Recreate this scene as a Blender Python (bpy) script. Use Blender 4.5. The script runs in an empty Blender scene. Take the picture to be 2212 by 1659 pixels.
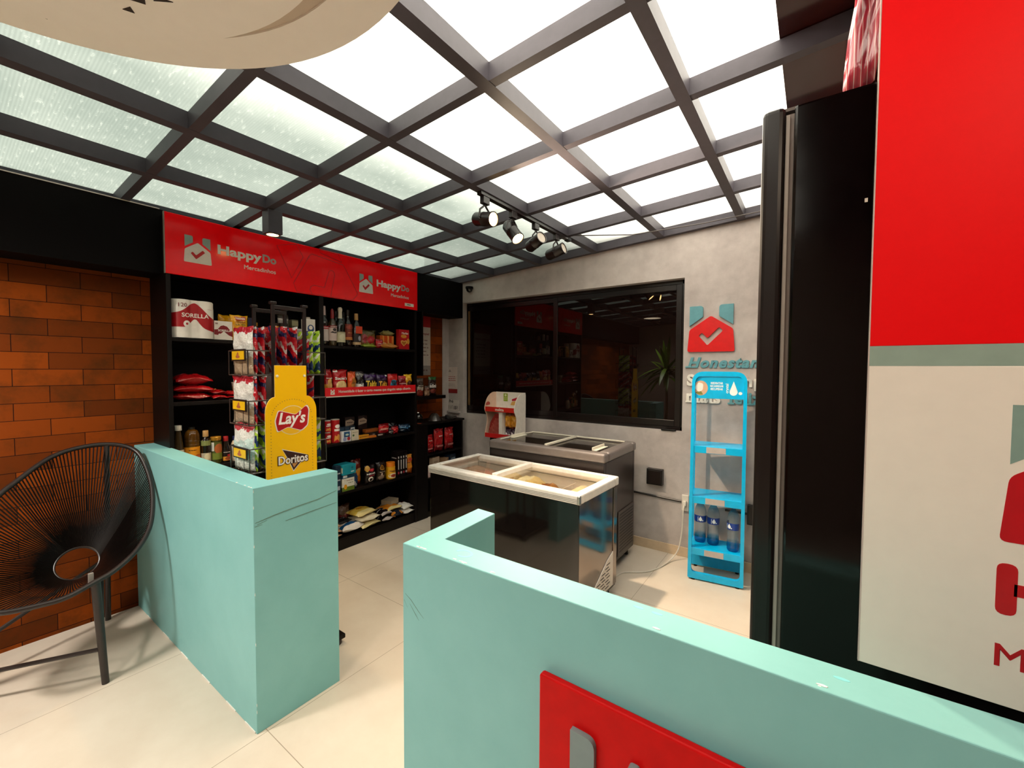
import bpy, bmesh, math, random
from mathutils import Vector, Matrix, Euler
R = math.radians
rnd = random.Random(7)
S = bpy.context.scene
COL = S.collection

# ------------------------------------------------------------------ materials
def lin(h):
    h = h.lstrip('#')
    v = [int(h[i:i+2], 16)/255 for i in (0, 2, 4)]
    return tuple([c/12.92 if c <= .04045 else ((c+.055)/1.055)**2.4 for c in v]+[1])
MATS = {}
class N:
    """small node-tree helper"""
    def __init__(s, name):
        s.m = bpy.data.materials.new(name); s.m.use_nodes = True
        s.t = s.m.node_tree; s.b = s.t.nodes['Principled BSDF']; s.out = s.t.nodes['Material Output']
    def n(s, ty, **kw):
        x = s.t.nodes.new('ShaderNode'+ty)
        for k, v in kw.items(): setattr(x, k, v)
        return x
    def l(s, a, b): s.t.links.new(a, b)
    def set(s, rough=.5, spec=.5, metal=0, coat=0, trans=0):
        i = s.b.inputs
        i['Roughness'].default_value = rough; i['Specular IOR Level'].default_value = spec
        i['Metallic'].default_value = metal; i['Coat Weight'].default_value = coat
        i['Transmission Weight'].default_value = trans
    def coord(s, kind='Object', scale=(1, 1, 1)):
        tc = s.n('TexCoord'); mp = s.n('Mapping'); mp.inputs['Scale'].default_value = scale
        s.l(tc.outputs[kind], mp.inputs['Vector']); return mp.outputs['Vector']
    def noise(s, vec, scale, detail=4, rough=.55):
        x = s.n('TexNoise'); x.inputs['Scale'].default_value = scale
        x.inputs['Detail'].default_value = detail; x.inputs['Roughness'].default_value = rough
        s.l(vec, x.inputs['Vector']); return x
    def ramp(s, fac, stops, interp='LINEAR'):
        x = s.n('ValToRGB'); c = x.color_ramp; c.interpolation = interp
        while len(c.elements) < len(stops): c.elements.new(.5)
        for e, (p, h) in zip(c.elements, stops):
            e.position = p; e.color = lin(h) if isinstance(h, str) else h
        s.l(fac, x.inputs[0]); return x.outputs[0]
    def bump(s, h, strength=.2, dist=.01):
        x = s.n('Bump'); x.inputs['Strength'].default_value = strength; x.inputs['Distance'].default_value = dist
        s.l(h, x.inputs['Height']); s.l(x.outputs[0], s.b.inputs['Normal'])
    def mix(s, f, a, b):
        x = s.n('MixRGB')
        for k, v in ((0, f), (1, a), (2, b)):
            if hasattr(v, 'links'): s.l(v, x.inputs[k])
            elif isinstance(v, str): x.inputs[k].default_value = lin(v)
            else: x.inputs[k].default_value = v
        return x.outputs[0]
    def math(s, op, a, b=0):
        x = s.n('Math', operation=op)
        for k, v in ((0, a), (1, b)):
            if hasattr(v, 'links'): s.l(v, x.inputs[k])
            else: x.inputs[k].default_value = v
        return x.outputs[0]

def mat(hexc, rough=.5, spec=.5, metal=0, coat=0, var=.06, scale=25):
    """plain coloured procedural material with slight mottling"""
    k = (hexc, rough, spec, metal, coat)
    if k in MATS: return MATS[k]
    n = N('paint_'+hexc.strip('#')); n.set(rough, spec, metal, coat)
    v = n.coord(); t = n.noise(v, scale, 3)
    c = lin(hexc)
    a = tuple([x*(1-var) for x in c[:3]]+[1]); b = tuple([min(1, x*(1+var)) for x in c[:3]]+[1])
    n.l(n.ramp(t.outputs[0], [(.3, a), (.7, b)]), n.b.inputs['Base Color'])
    MATS[k] = n.m; return n.m
def emis(hexc, st):
    k = ('e', hexc, st)
    if k in MATS: return MATS[k]
    n = N('lamp_glow'); n.b.inputs['Emission Color'].default_value = lin(hexc); n.b.inputs['Emission Strength'].default_value = st
    n.b.inputs['Base Color'].default_value = lin(hexc); MATS[k] = n.m; return n.m
def schlick(n):
    lw = n.n('LayerWeight'); lw.inputs[0].default_value = .5
    return n.math('ADD', .04, n.math('MULTIPLY', n.math('POWER', lw.outputs['Facing'], 5), .8))
def glass(hexc='#ffffff', rough=.02, alpha=.15):
    """thin clear sheet: mostly see-through with a gloss"""
    k = ('g', hexc, rough, alpha)
    if k in MATS: return MATS[k]
    n = N('clear_sheet')
    tr = n.n('BsdfTransparent'); tr.inputs[0].default_value = lin(hexc)
    gl = n.n('BsdfGlossy'); gl.inputs['Roughness'].default_value = rough
    f = n.math('ADD', schlick(n), alpha*.3)
    ms = n.n('MixShader'); n.l(f, ms.inputs[0]); n.l(tr.outputs[0], ms.inputs[1]); n.l(gl.outputs[0], ms.inputs[2])
    n.l(ms.outputs[0], n.out.inputs[0]); MATS[k] = n.m; return n.m
def band(key, stops, axis=2, wob=.0, blobs=(), rough=.25, spec=.6, diag=0, rep=1, crinkle=0):
    """printed packaging: colour bands along a generated axis plus elliptical blobs (axis u, v, ru, rv, hex)"""
    k = ('b', key)
    if k in MATS: return MATS[k]
    n = N('print_'+key); n.set(rough, spec)
    tc = n.n('TexCoord'); sx = n.n('SeparateXYZ'); n.l(tc.outputs['Generated'], sx.inputs[0])
    f = sx.outputs[axis]
    if diag: f = n.math('ADD', f, n.math('MULTIPLY', sx.outputs[1], diag))
    if wob:
        t = n.noise(tc.outputs['Generated'], 3.5, 2); f = n.math('ADD', f, n.math('MULTIPLY', n.math('SUBTRACT', t.outputs[0], .5), wob))
    if rep != 1: f = n.math('FRACT', n.math('MULTIPLY', f, rep))
    c = n.ramp(f, stops, 'CONSTANT')
    for (u, v, ru, rv, h) in blobs:
        du = n.math('DIVIDE', n.math('SUBTRACT', sx.outputs[1], u), ru)
        dv = n.math('DIVIDE', n.math('SUBTRACT', sx.outputs[2], v), rv)
        d = n.math('ADD', n.math('MULTIPLY', du, du), n.math('MULTIPLY', dv, dv))
        c = n.mix(n.math('LESS_THAN', d, 1), c, h)
    n.l(c, n.b.inputs['Base Color'])
    if crinkle:
        t = n.noise(tc.outputs['Object'], 45, 3); n.bump(t.outputs[0], crinkle, .02)
    MATS[k] = n.m; return n.m

BLACK = mat('#080302', .42, .22)
BLACKG = mat('#0a0403', .12, .5)
METALB = mat('#1d1413', .3, .5)
WHITE = mat('#e9e2d8', .4)
def m_concrete():
    n = N('burnt_cement'); n.set(.62, .3)
    v = n.coord('Object', (1, 1, 1)); a = n.noise(v, 2.2, 6, .62); b = n.noise(v, 9, 5, .6)
    c1 = n.ramp(a.outputs[0], [(.3, '#a59a95'), (.5, '#bab0ab'), (.68, '#cec5bf')])
    c2 = n.ramp(b.outputs[0], [(.35, '#a19690'), (.7, '#cec4be')])
    n.l(n.mix(.35, c1, c2), n.b.inputs['Base Color']); n.bump(b.outputs[0], .08, .01); return n.m
def m_brick():
    n = N('clay_brick'); n.set(.7, .12)
    tc = n.n('TexCoord'); s = n.n('SeparateXYZ'); n.l(tc.outputs['Object'], s.inputs[0])
    cb = n.n('CombineXYZ'); n.l(n.math('ADD', s.outputs[1], 10.0-.398+.283*2), cb.inputs[0]); n.l(n.math('ADD', s.outputs[2], 9.75-1.779), cb.inputs[1])
    br = n.n('TexBrick'); br.offset = .5; br.inputs['Scale'].default_value = 1
    br.inputs['Brick Width'].default_value = .283; br.inputs['Row Height'].default_value = .0975
    br.inputs['Mortar Size'].default_value = .0018; br.inputs['Mortar Smooth'].default_value = .3; br.inputs['Bias'].default_value = 0
    br.inputs['Color1'].default_value = (0, 0, 0, 1); br.inputs['Color2'].default_value = (1, 1, 1, 1); br.inputs['Mortar'].default_value = (.5, .5, .5, 1)
    n.l(cb.outputs[0], br.inputs['Vector'])
    c = n.ramp(br.outputs['Color'], [(0, '#5a2604'), (.3, '#743206'), (.6, '#863a07'), (1, '#944208')])
    t = n.noise(tc.outputs['Object'], 5, 6, .65)
    c = n.mix(n.ramp(t.outputs[0], [(.48, '#000000'), (.68, '#c8c8c8')]), c, '#3e2408')
    t2 = n.noise(tc.outputs['Object'], 14, 4)
    c = n.mix(n.ramp(t2.outputs[0], [(.6, '#000000'), (.8, '#505050')]), c, '#a8561a')
    n.l(n.mix(br.outputs['Fac'], c, '#120805'), n.b.inputs['Base Color'])
    h = n.math('SUBTRACT', n.math('MULTIPLY', t2.outputs[0], .25), br.outputs['Fac']); n.bump(h, .5, .006); return n.m
def m_floor():
    n = N('porcelain_tile'); n.set(.38, .4)
    tc = n.n('TexCoord'); s = n.n('SeparateXYZ'); n.l(tc.outputs['Object'], s.inputs[0])
    def line(o, off, per):
        f = n.math('FRACT', n.math('DIVIDE', n.math('ADD', o, off), per))
        return n.math('LESS_THAN', n.math('ABSOLUTE', n.math('SUBTRACT', f, .5)), .0016)
    g = n.math('MAXIMUM', line(s.outputs[0], 20*.92+1.92+.46, .92), line(s.outputs[1], 20-.852+.5, 1.0))
    t = n.noise(tc.outputs['Object'], 4, 6, .6)
    c = n.ramp(t.outputs[0], [(.3, '#cfc0ae'), (.7, '#d8cbba')])
    n.l(n.mix(g, c, '#9a8a76'), n.b.inputs['Base Color']); return n.m
def m_mint():
    n = N('mint_paint'); n.set(.55, .3)
    v = n.coord(); a = n.noise(v, 3, 5, .6); b = n.noise(v, 90, 2)
    n.l(n.ramp(a.outputs[0], [(.3, '#80bbba'), (.7, '#8ac4c3')]), n.b.inputs['Base Color']); n.bump(b.outputs[0], .05, .004); return n.m
def m_pane():
    n = N('twinwall_polycarbonate')
    tc = n.n('TexCoord'); s = n.n('SeparateXYZ'); n.l(tc.outputs['Object'], s.inputs[0])
    w = n.n('TexWave'); w.bands_direction = 'Y'; w.inputs['Scale'].default_value = 28; w.inputs['Distortion'].default_value = .3
    n.l(tc.outputs['Object'], w.inputs['Vector'])
    rib = n.ramp(w.outputs['Fac'], [(0, '#f4f4f4'), (1, '#ffffff')])
    # dust plus painted-in dimming of the daylight towards the low side, clean drip marks
    lo = n.math('MULTIPLY', n.math('ADD', s.outputs[0], .98), -.85)
    cl = n.n('Clamp'); n.l(lo, cl.inputs[0])
    big = n.noise(tc.outputs['Object'], 1.6, 5, .6)
    dust_dim = n.math('MULTIPLY', cl.outputs[0], n.math('ADD', n.math('MULTIPLY', big.outputs[0], .25), .85))
    mp = n.n('Mapping'); mp.inputs['Scale'].default_value = (9, 30, 1); n.l(tc.outputs['Object'], mp.inputs[0])
    drip = n.noise(mp.outputs[0], 2.2, 3, .6)
    clean = n.ramp(drip.outputs[0], [(.60, '#000000'), (.64, '#ffffff')])
    d2 = n.math('MULTIPLY', dust_dim, n.math('SUBTRACT', 1, n.math('MULTIPLY', clean, .12)))
    c = n.mix(d2, n.mix(1.0, '#fffbf2', '#fffaf0'), '#92968f')
    mu = n.n('MixRGB', blend_type='MULTIPLY'); mu.inputs[0].default_value = 1; n.l(c, mu.inputs[1]); n.l(rib, mu.inputs[2])
    tr = n.n('BsdfTransparent'); tl = n.n('BsdfTranslucent'); ms = n.n('MixShader'); ms.inputs[0].default_value = .55
    n.l(mu.outputs[0], tr.inputs[0]); n.l(mu.outputs[0], tl.inputs[0])
    n.l(tr.outputs[0], ms.inputs[1]); n.l(tl.outputs[0], ms.inputs[2]); n.l(ms.outputs[0], n.out.inputs[0]); return n.m
CONC, BRICK, FLOOR, MINT, PANE = m_concrete(), m_brick(), m_floor(), m_mint(), m_pane()
RED = mat('#c4101a', .3, .45); REDM = mat('#c81018', .42, .4)
SAGE = mat('#8ea197', .4); OFFW = mat('#d8cfc2', .4)
BEAM = mat('#47434a', .5, .3)
CYAN = mat('#00b2ea', .3, .5)

# ------------------------------------------------------------------ mesh helpers
class B:
    def __init__(s): s.bm = bmesh.new()
    def face(s, vs, m=0):
        try:
            f = s.bm.faces.new(vs); f.material_index = m; return f
        except ValueError: return None
    def box(s, x0, x1, y0, y1, z0, z1, m=0):
        v = [s.bm.verts.new((x, y, z)) for z in (z0, z1) for x, y in ((x0, y0), (x1, y0), (x1, y1), (x0, y1))]
        for q in ((3, 2, 1, 0), (4, 5, 6, 7), (0, 1, 5, 4), (1, 2, 6, 5), (2, 3, 7, 6), (3, 0, 4, 7)): s.face([v[i] for i in q], m)
        return s
    def prism(s, pts, ax, d0, d1, m=0):
        """polygon (2-D) pushed from d0 to d1 along axis 'x','y' or 'z'"""
        def P(a, b, d): return {'x': (d, a, b), 'y': (a, d, b), 'z': (a, b, d)}[ax]
        lo = [s.bm.verts.new(P(a, b, d0)) for a, b in pts]; hi = [s.bm.verts.new(P(a, b, d1)) for a, b in pts]
        s.face(lo[::-1], m); s.face(hi, m); k = len(pts)
        for i in range(k): s.face([lo[i], lo[(i+1) % k], hi[(i+1) % k], hi[i]], m)
        return s
    def hexa(s, bot, top, m=0):
        lo = [s.bm.verts.new(p) for p in bot]; hi = [s.bm.verts.new(p) for p in top]; k = len(lo)
        s.face(lo[::-1], m); s.face(hi, m)
        for i in range(k): s.face([lo[i], lo[(i+1) % k], hi[(i+1) % k], hi[i]], m)
        return s
    def tube(s, pts, r, n=8, closed=False, m=0):
        pts = [Vector(p) for p in pts]; k = len(pts); rings = []; up = None
        rr = r if hasattr(r, '__len__') else [r]*k
        for i, p in enumerate(pts):
            a = pts[(i-1) % k] if closed or i else p; b = pts[(i+1) % k] if closed or i < k-1 else p
            t = (b-a).normalized()
            if up is None:
                up = Vector((0, 0, 1)) if abs(t.z) < .9 else Vector((1, 0, 0))
            u = (up-t*up.dot(t)).normalized(); w = t.cross(u); up = u
            rings.append([s.bm.verts.new(p+(u*math.cos(2*math.pi*j/n)+w*math.sin(2*math.pi*j/n))*rr[i]) for j in range(n)])
        for i in range(k if closed else k-1):
            A, Q = rings[i], rings[(i+1) % k]
            for j in range(n): s.face([A[j], A[(j+1) % n], Q[(j+1) % n], Q[j]], m)
        if not closed: s.face(rings[0][::-1], m); s.face(rings[-1], m)
        return s
    def lathe(s, prof, c=(0, 0, 0), n=24, m=0, sy=1):
        rings = []
        for r, z in prof:
            if r < 1e-5: rings.append([s.bm.verts.new((c[0], c[1], c[2]+z))])
            else: rings.append([s.bm.verts.new((c[0]+r*math.cos(2*math.pi*j/n), c[1]+sy*r*math.sin(2*math.pi*j/n), c[2]+z)) for j in range(n)])
        for A, Q in zip(rings, rings[1:]):
            for j in range(n):
                if len(A) == 1 and len(Q) == 1: break
                if len(A) == 1: s.face([A[0], Q[(j+1) % n], Q[j]], m)
                elif len(Q) == 1: s.face([A[j], A[(j+1) % n], Q[0]], m)
                else: s.face([A[j], A[(j+1) % n], Q[(j+1) % n], Q[j]], m)
        loop = prof[0] == prof[-1]
        if len(rings[0]) > 1 and not loop: s.face(rings[0][::-1], m)
        if len(rings[-1]) > 1 and not loop: s.face(rings[-1], m)
        if loop: bmesh.ops.remove_doubles(s.bm, verts=rings[0]+rings[-1], dist=1e-6)
        return s
    def cyl(s, a, b, r, r2=None, n=16, m=0): return s.tube([a, b], [r, r if r2 is None else r2], n, m=m)
    def xf(s, M): bmesh.ops.transform(s.bm, matrix=M, verts=s.bm.verts); return s
    def obj(s, name, mats, parent=None, smooth=False, bevel=0, seg=2, fix=True):
        if fix: bmesh.ops.recalc_face_normals(s.bm, faces=s.bm.faces)
        me = bpy.data.meshes.new(name); s.bm.to_mesh(me); s.bm.free()
        return link(name, me, mats, parent, smooth, bevel, seg)
def link(name, me, mats, parent=None, smooth=False, bevel=0, seg=2):
    o = bpy.data.objects.new(name, me); COL.objects.link(o)
    me.materials.clear()
    for m in (mats if isinstance(mats, (list, tuple)) else [mats]): me.materials.append(m)
    if smooth:
        for p in me.polygons: p.use_smooth = True
        if smooth != 'all':
            try: me.set_sharp_from_angle(angle=R(38))
            except Exception: pass
    if bevel:
        b = o.modifiers.new('bevel', 'BEVEL'); b.width = bevel; b.segments = seg; b.limit_method = 'ANGLE'; b.angle_limit = R(40)
    if parent: o.parent = parent
    return o
def tag(o, label, cat, group=None, kind=None):
    if label: o['label'] = label
    if cat: o['category'] = cat
    if group: o['group'] = group
    if kind: o['kind'] = kind
    return o
def thing(name, label, cat, loc=(0, 0, 0), rot=(0, 0, 0), group=None, kind=None):
    o = bpy.data.objects.new(name, None); COL.objects.link(o); o.empty_display_size = .05
    o.location = loc; o.rotation_euler = rot if hasattr(rot, '__len__') else (0, 0, rot)
    return tag(o, label, cat, group, kind)
def struct(o, label=None): o['kind'] = 'structure'; return tag(o, label, None)
FX = Matrix(((0, 0, 1, 0), (1, 0, 0, 0), (0, 1, 0, 0), (0, 0, 0, 1)))     # drawing plane seen from +X
FY = Matrix(((1, 0, 0, 0), (0, 0, -1, 0), (0, 1, 0, 0), (0, 0, 0, 1)))    # drawing plane seen from -Y
def curve_to_mesh(cu, name):
    o = bpy.data.objects.new(name, cu); COL.objects.link(o)
    dg = bpy.context.evaluated_depsgraph_get()
    me = bpy.data.meshes.new_from_object(o.evaluated_get(dg))
    bpy.data.objects.remove(o); bpy.data.curves.remove(cu); me.name = name; return me
def text_mesh(s, w=None, h=None, ext=.0004, off=0.0, shear=0, align='CENTER', spacing=1):
    cu = bpy.data.curves.new('t', 'FONT'); cu.body = s; cu.size = 1; cu.bevel_depth = max(off, 0); cu.bevel_resolution = 1; cu.shear = shear
    cu.align_x = align; cu.align_y = 'CENTER'; cu.resolution_u = 3; cu.space_character = spacing; cu.extrude = .001
    me = curve_to_mesh(cu, 'lettering')
    if len(me.vertices) == 0: return me
    xs = [v.co.x for v in me.vertices]; ys = [v.co.y for v in me.vertices]
    W, H = max(xs)-min(xs), max(ys)-min(ys)
    sx = w/W if w else h/H; sy = h/H if h else sx
    cy = (max(ys)+min(ys))/2; cx = (max(xs)+min(xs))/2 if align == 'CENTER' else min(xs)
    for v in me.vertices:
        v.co = ((v.co.x-cx)*sx, (v.co.y-cy)*sy, ext if v.co.z > 0 else 0)
    return me
def text(s, parent, M, mt, w=None, h=None, ext=.0004, off=0.0, shear=0, name='lettering', align='CENTER', spacing=1, proj=None):
    me = text_mesh(s, w, h, ext, off, shear, align, spacing)
    if proj:
        for v in me.vertices:
            p = M @ v.co; v.co = proj(p.x, p.y, p.z)
    else: me.transform(M)
    return link(name, me, mt, parent)
def rp(pts, r, n=4):
    """round polygon corners; r scalar or list"""
    out = []; k = len(pts)
    for i in range(k):
        p = Vector(pts[i]); a = Vector(pts[i-1])-p; b = Vector(pts[(i+1) % k])-p
        q = r[i] if hasattr(r, '__len__') else r
        q = min(q, a.length*.49, b.length*.49)
        if q <= 1e-6: out.append(tuple(p)); continue
        A, Q = p+a.normalized()*q, p+b.normalized()*q
        for j in range(n+1):
            t = j/n; out.append(tuple(A*(1-t)**2+p*2*t*(1-t)+Q*t*t))
    return out
def flat(polys, M, depth, name, mt, parent=None, bevel=0):
    """solid from outline polygons (holes by even-odd), drawn in XY, pushed 0..depth"""
    cu = bpy.data.curves.new('c', 'CURVE'); cu.dimensions = '2D'; cu.fill_mode = 'BOTH'; cu.extrude = depth/2
    for p in polys:
        sp = cu.splines.new('POLY'); sp.points.add(len(p)-1); sp.use_cyclic_u = True
        for q, (x, y) in zip(sp.points, p): q.co = (x, y, 0, 1)
    me = curve_to_mesh(cu, name)
    me.transform(Matrix.Translation((0, 0, depth/2))); me.transform(M)
    return link(name, me, mt, parent, bevel=bevel)
def at(F, *loc): return Matrix.Translation(loc) @ F
def circ(cx, cy, rx, ry=None, n=24): return [(cx+rx*math.cos(2*math.pi*i/n), cy+(ry or rx)*math.sin(2*math.pi*i/n)) for i in range(n)]
def check_poly(cx, cy, s):
    """tick mark with rounded ends, width about s"""
    p = [(-.50, .02), (-.36, .16), (-.13, -.10), (.34, .38), (.50, .22), (-.13, -.42)]
    return rp([(cx+x*s, cy+y*s) for x, y in p], .075*s)
def house(x0, x1, z0, ze, za):
    """house outline: wider at the base, gable top"""
    i = (x1-x0)*.04
    return rp([(x0, z0), (x1, z0), (x1-i, ze), ((x0+x1)/2, za), (x0+i, ze)], (x1-x0)*.05)
def logo(parent, F, depth, x0, x1, z0, z1, house_m, ear_m, tick_m=None):
    """house with tick and two ears; drawn in plane coordinates"""
    w, h = x1-x0, z1-z0; cx = (x0+x1)/2
    hz = z0+h*.775; ze = z0+h*.48
    polys = [house(x0, x1, z0, ze, hz)]; tk = check_poly(cx, z0+h*.34, w*.52)
    if tick_m is None: flat(polys+[tk], F, depth, 'house_emblem', house_m, parent)
    else:
        flat(polys, F, depth, 'house_emblem', house_m, parent)
        flat([tk], F @ Matrix.Translation((0, 0, depth)), .0006, 'tick_mark', tick_m, parent)
    i = w*.04
    flat([rp([(x0+i, z0+h*.57), (x0+i+w*.29, z0+h*.76), (x0+i+w*.29, z1), (x0+i, z1)], [0, .0, w*.07, .0])], F, depth, 'ear_emblem', ear_m, parent)
    flat([rp([(x1-i, z0+h*.57), (x1-i, z1), (x1-i-w*.29, z1), (x1-i-w*.29, z0+h*.76)], [0, 0, w*.07, 0])], F, depth, 'ear_emblem', ear_m, parent)

# ------------------------------------------------------------------ camera
cam = bpy.data.cameras.new('camera'); cam.sensor_fit = 'HORIZONTAL'; cam.sensor_width = 36; cam.lens = 914.94/2212*36
cam.clip_start = .02; co = bpy.data.objects.new('camera', cam); COL.objects.link(co)
yw, pt, rl = R(35.518), R(-2.0812), R(.27707)
f = Vector((-math.sin(yw)*math.cos(pt), math.cos(yw)*math.cos(pt), math.sin(pt))); r = Vector((math.cos(yw), math.sin(yw), 0)); u = r.cross(f)
r, u = math.cos(rl)*r+math.sin(rl)*u, -math.sin(rl)*r+math.cos(rl)*u
mw = Matrix.Identity(4)
for i in range(3): mw[i][0], mw[i][1], mw[i][2] = r[i], u[i], -f[i]
mw[2][3] = 1.6; co.matrix_world = mw; S.camera = co

# ------------------------------------------------------------------ the setting
XL, YB, XR, YF = -3.65, 3.765, .78, -2.3
def zr(x): return 2.79+.055*x                      # underside of the sloped roof grid
struct(B().box(XL, XR, YF, YB, -.05, 0).obj('floor', FLOOR))
struct(B().prism([(YF, 0), (YB+.2, 0), (YB+.2, 2.7), (YF, 2.7)], 'x', XL-.15, XL).obj('wall_left', BRICK))
b = B()
b.box(XL, -3.405, YB, YB+.2, 0, 2.66); b.box(-3.405, -.908, YB, YB+.2, 0, 1.066)
b.prism([(-3.405, 2.372), (-.908, 2.372), (-.908, zr(-.908)+.08), (-3.405, zr(-3.4)+.08)], 'y', YB, YB+.2)
b.prism([(-.908, 0), (XR, 0), (XR, zr(XR)+.08), (-.908, zr(-.908)+.08)], 'y', YB, YB+.2)
struct(b.obj('wall_back', CONC))
struct(B().box(XL, XL+.012, 3.664, YB, 0, 2.2).obj('trim_2', CONC))            # cement return strip in the corner
struct(B().box(XR, XR+.15, YF, YB+.2, 0, 2.95).obj('wall_right', mat('#3a2c28', .35)))
struct(B().box(XL-.15, XR+.15, YF-.15, YF, 0, 2.95).obj('wall_front', mat('#8c7c70', .6)))
struct(B().box(-1.6, XR, YB-.012, YB, 0, .082).obj('baseboard_back', mat('#cdb496', .45), bevel=.003))
struct(B().box(XL, -3.41, YF, YB, 2.195, 2.60).obj('trim_1', mat('#060202', .65, .12)))   # black boxed beam over the brick wall
struct(B().box(-3.412, -3.404, YF, .915, 2.600, 2.605).obj('light_line', mat('#d8ccc4', .4)))  # pale strip painted in for the line of light atop the boxed beam
# half walls that divide the shop from the seating
hm = [MINT]
b = B().prism([(XL, .815), (-1.937, .815), (-1.937, 1.21), (-2.043, 1.205), (-2.035, .922), (XL, .93)], 'z', 0, 1.083)
hl = b.obj('half_wall', hm, bevel=.0025, seg=2); tag(hl, 'mint green half wall running out from the brick wall, beside the woven chair', 'half wall'); hl['kind'] = 'structure'
b = B().prism([(-.985, .824), (XR, .850), (XR, .955), (-.1, .922), (-.905, .92), (-.922, 1.19), (-1.005, 1.196)], 'z', 0, 1.08)
hr = b.obj('half_wall', hm, bevel=.0025, seg=2); tag(hr, 'mint green half wall in the foreground carrying the red board', 'half wall'); hr['kind'] = 'structure'
rn = random.Random(3)
def chip(x, y, z, w, nrm):
    pts = [(w*(.5+.5*rn.random())*math.cos(a), .35*w*(.4+.6*rn.random())*math.sin(a)) for a in [k*2*math.pi/9 for k in range(9)]]
    if nrm == 'y': b.prism([(x+p, z+q) for p, q in pts], 'y', y-.0006, y+.002)
    elif nrm == 'x': b.prism([(y+.35*q, z+p) for p, q in pts], 'x', x-.002, x+.0006)
    else: b.prism([(x+p, y+q) for p, q in pts], 'z', z-.002, z+.0006)
b = B()
for x in (-.93, -.922, -.905, -.79, -.765, -.752, -.66, -.25, .02, .3): chip(x, .828+.02*(x+.98), 1.0765, .012, 'y'); chip(x+.004, .832+.02*(x+.98), 1.0802, .010, 'z')
b.obj('paint_chip', mat('#f0ece4', .7), hr)
b = B()
for z in (1.07, 1.0, .83, .62, .4, .13, .1): chip(-1.937, .8165, z, .010, 'x')
for x in (-1.96, -1.98, -2.02, -2.1): chip(x, .818, 1.083, .010, 'z')
for x in (-2.0, -2.2, -2.5, -2.8, -3.1, -3.4): b.box(x-.05, x+.05, .812, .8155, 0, .006)
b.obj('paint_chip', mat('#e8e4da', .7), hl)
SCUFF = mat('#668478', .8)
b = B()
for p in ([(.822, .931), (.9, .945), (1.0, .957), (1.1, .965), (1.2, .985)], [(.83, .922), (.87, .93)], [(.95, .905), (1.06, .915), (1.2, .925)], [(.82, .915), (.85, .917)]):
    b.tube([(-1.9365, y, z) for y, z in p], [.0012]+[.0022]*(len(p)-2)+[.0008], 6)
b.obj('scuff_mark', SCUFF, hl)
b = B()
for p in ([(-.975, .93), (-.95, .918), (-.92, .895), (-.875, .865)], [(-.98, .91), (-.965, .89)], [(-.955, .905), (-.93, .88), (-.91, .86)]):
    b.tube([(x, .8245+.02*(x+.98), z) for x, z in p], [.0008]+[.0014]*(len(p)-2)+[.0006], 6)
b.obj('scuff_mark', SCUFF, hr)

STAIN = mat('#7fd0d4', .5)
b = B()
b.prism([(-.79+.03*math.cos(a)*k_, .877+.022*math.sin(a)*k_) for k_, R_ in ((1, range(-3, 12)), (.72, range(11, -4, -1))) for a in [R(-40+20*q) for q in R_]], 'z', 1.0795, 1.0803)
for x, y in ((-.3, .9), (-.26, .9), (.05, .89)): b.prism(circ(x, y, .012, .004, 10), 'z', 1.0795, 1.0803)
b.obj('cup_stain', STAIN, hr)
# skylight roof: steel grid and polycarbonate sheets
roof = thing('ceiling', None, None, kind='structure')
AX = [-3.59, -2.94, -2.33, -1.712, -1.10, -.49, .11]
BY = [3.742, 3.162, 2.56, 1.96, 1.357, .75, .15, -.456, -1.06, -1.665, -2.27]
HB, WB = .075, .0275
def slab(x0, x1, y0, y1, dz0, dz1):
    return B().hexa([(x0, y0, zr(x0)+dz0), (x1, y0, zr(x1)+dz0), (x1, y1, zr(x1)+dz0), (x0, y1, zr(x0)+dz0)],
                    [(x0, y0, zr(x0)+dz1), (x1, y0, zr(x1)+dz1), (x1, y1, zr(x1)+dz1), (x0, y1, zr(x0)+dz1)])
for x in AX: slab(x-WB, x+WB, YF, YB, 0, HB).obj('beam', BEAM, roof)
for y in BY: slab(XL, XR, y-WB*.8, y+WB*.8, .001, HB-.001).obj('beam', BEAM, roof)
XE = [-3.65, -2.94, -2.33, -1.712, -1.10, -.49, -.14]; YE = [YB+.2]+BY[1:-1]+[YF-.1]
for x0, x1 in zip(XE, XE[1:]):
    for y1, y0 in zip(YE, YE[1:]): slab(x0, x1, y0, y1, HB+.002, HB+.010).obj('pane', PANE, roof)
slab(-.14, XR+.15, YF-.15, YB+.2, HB+.002, HB+.03).obj('solid_panel', mat('#3a1512', .15, .6), roof)
slab(XL-.3, .6, 3.66, 4.3, HB+.12, HB+.6).obj('eave', mat('#3a3330', .7), roof)      # neighbouring eave that shades the sheets by the wall

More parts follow.
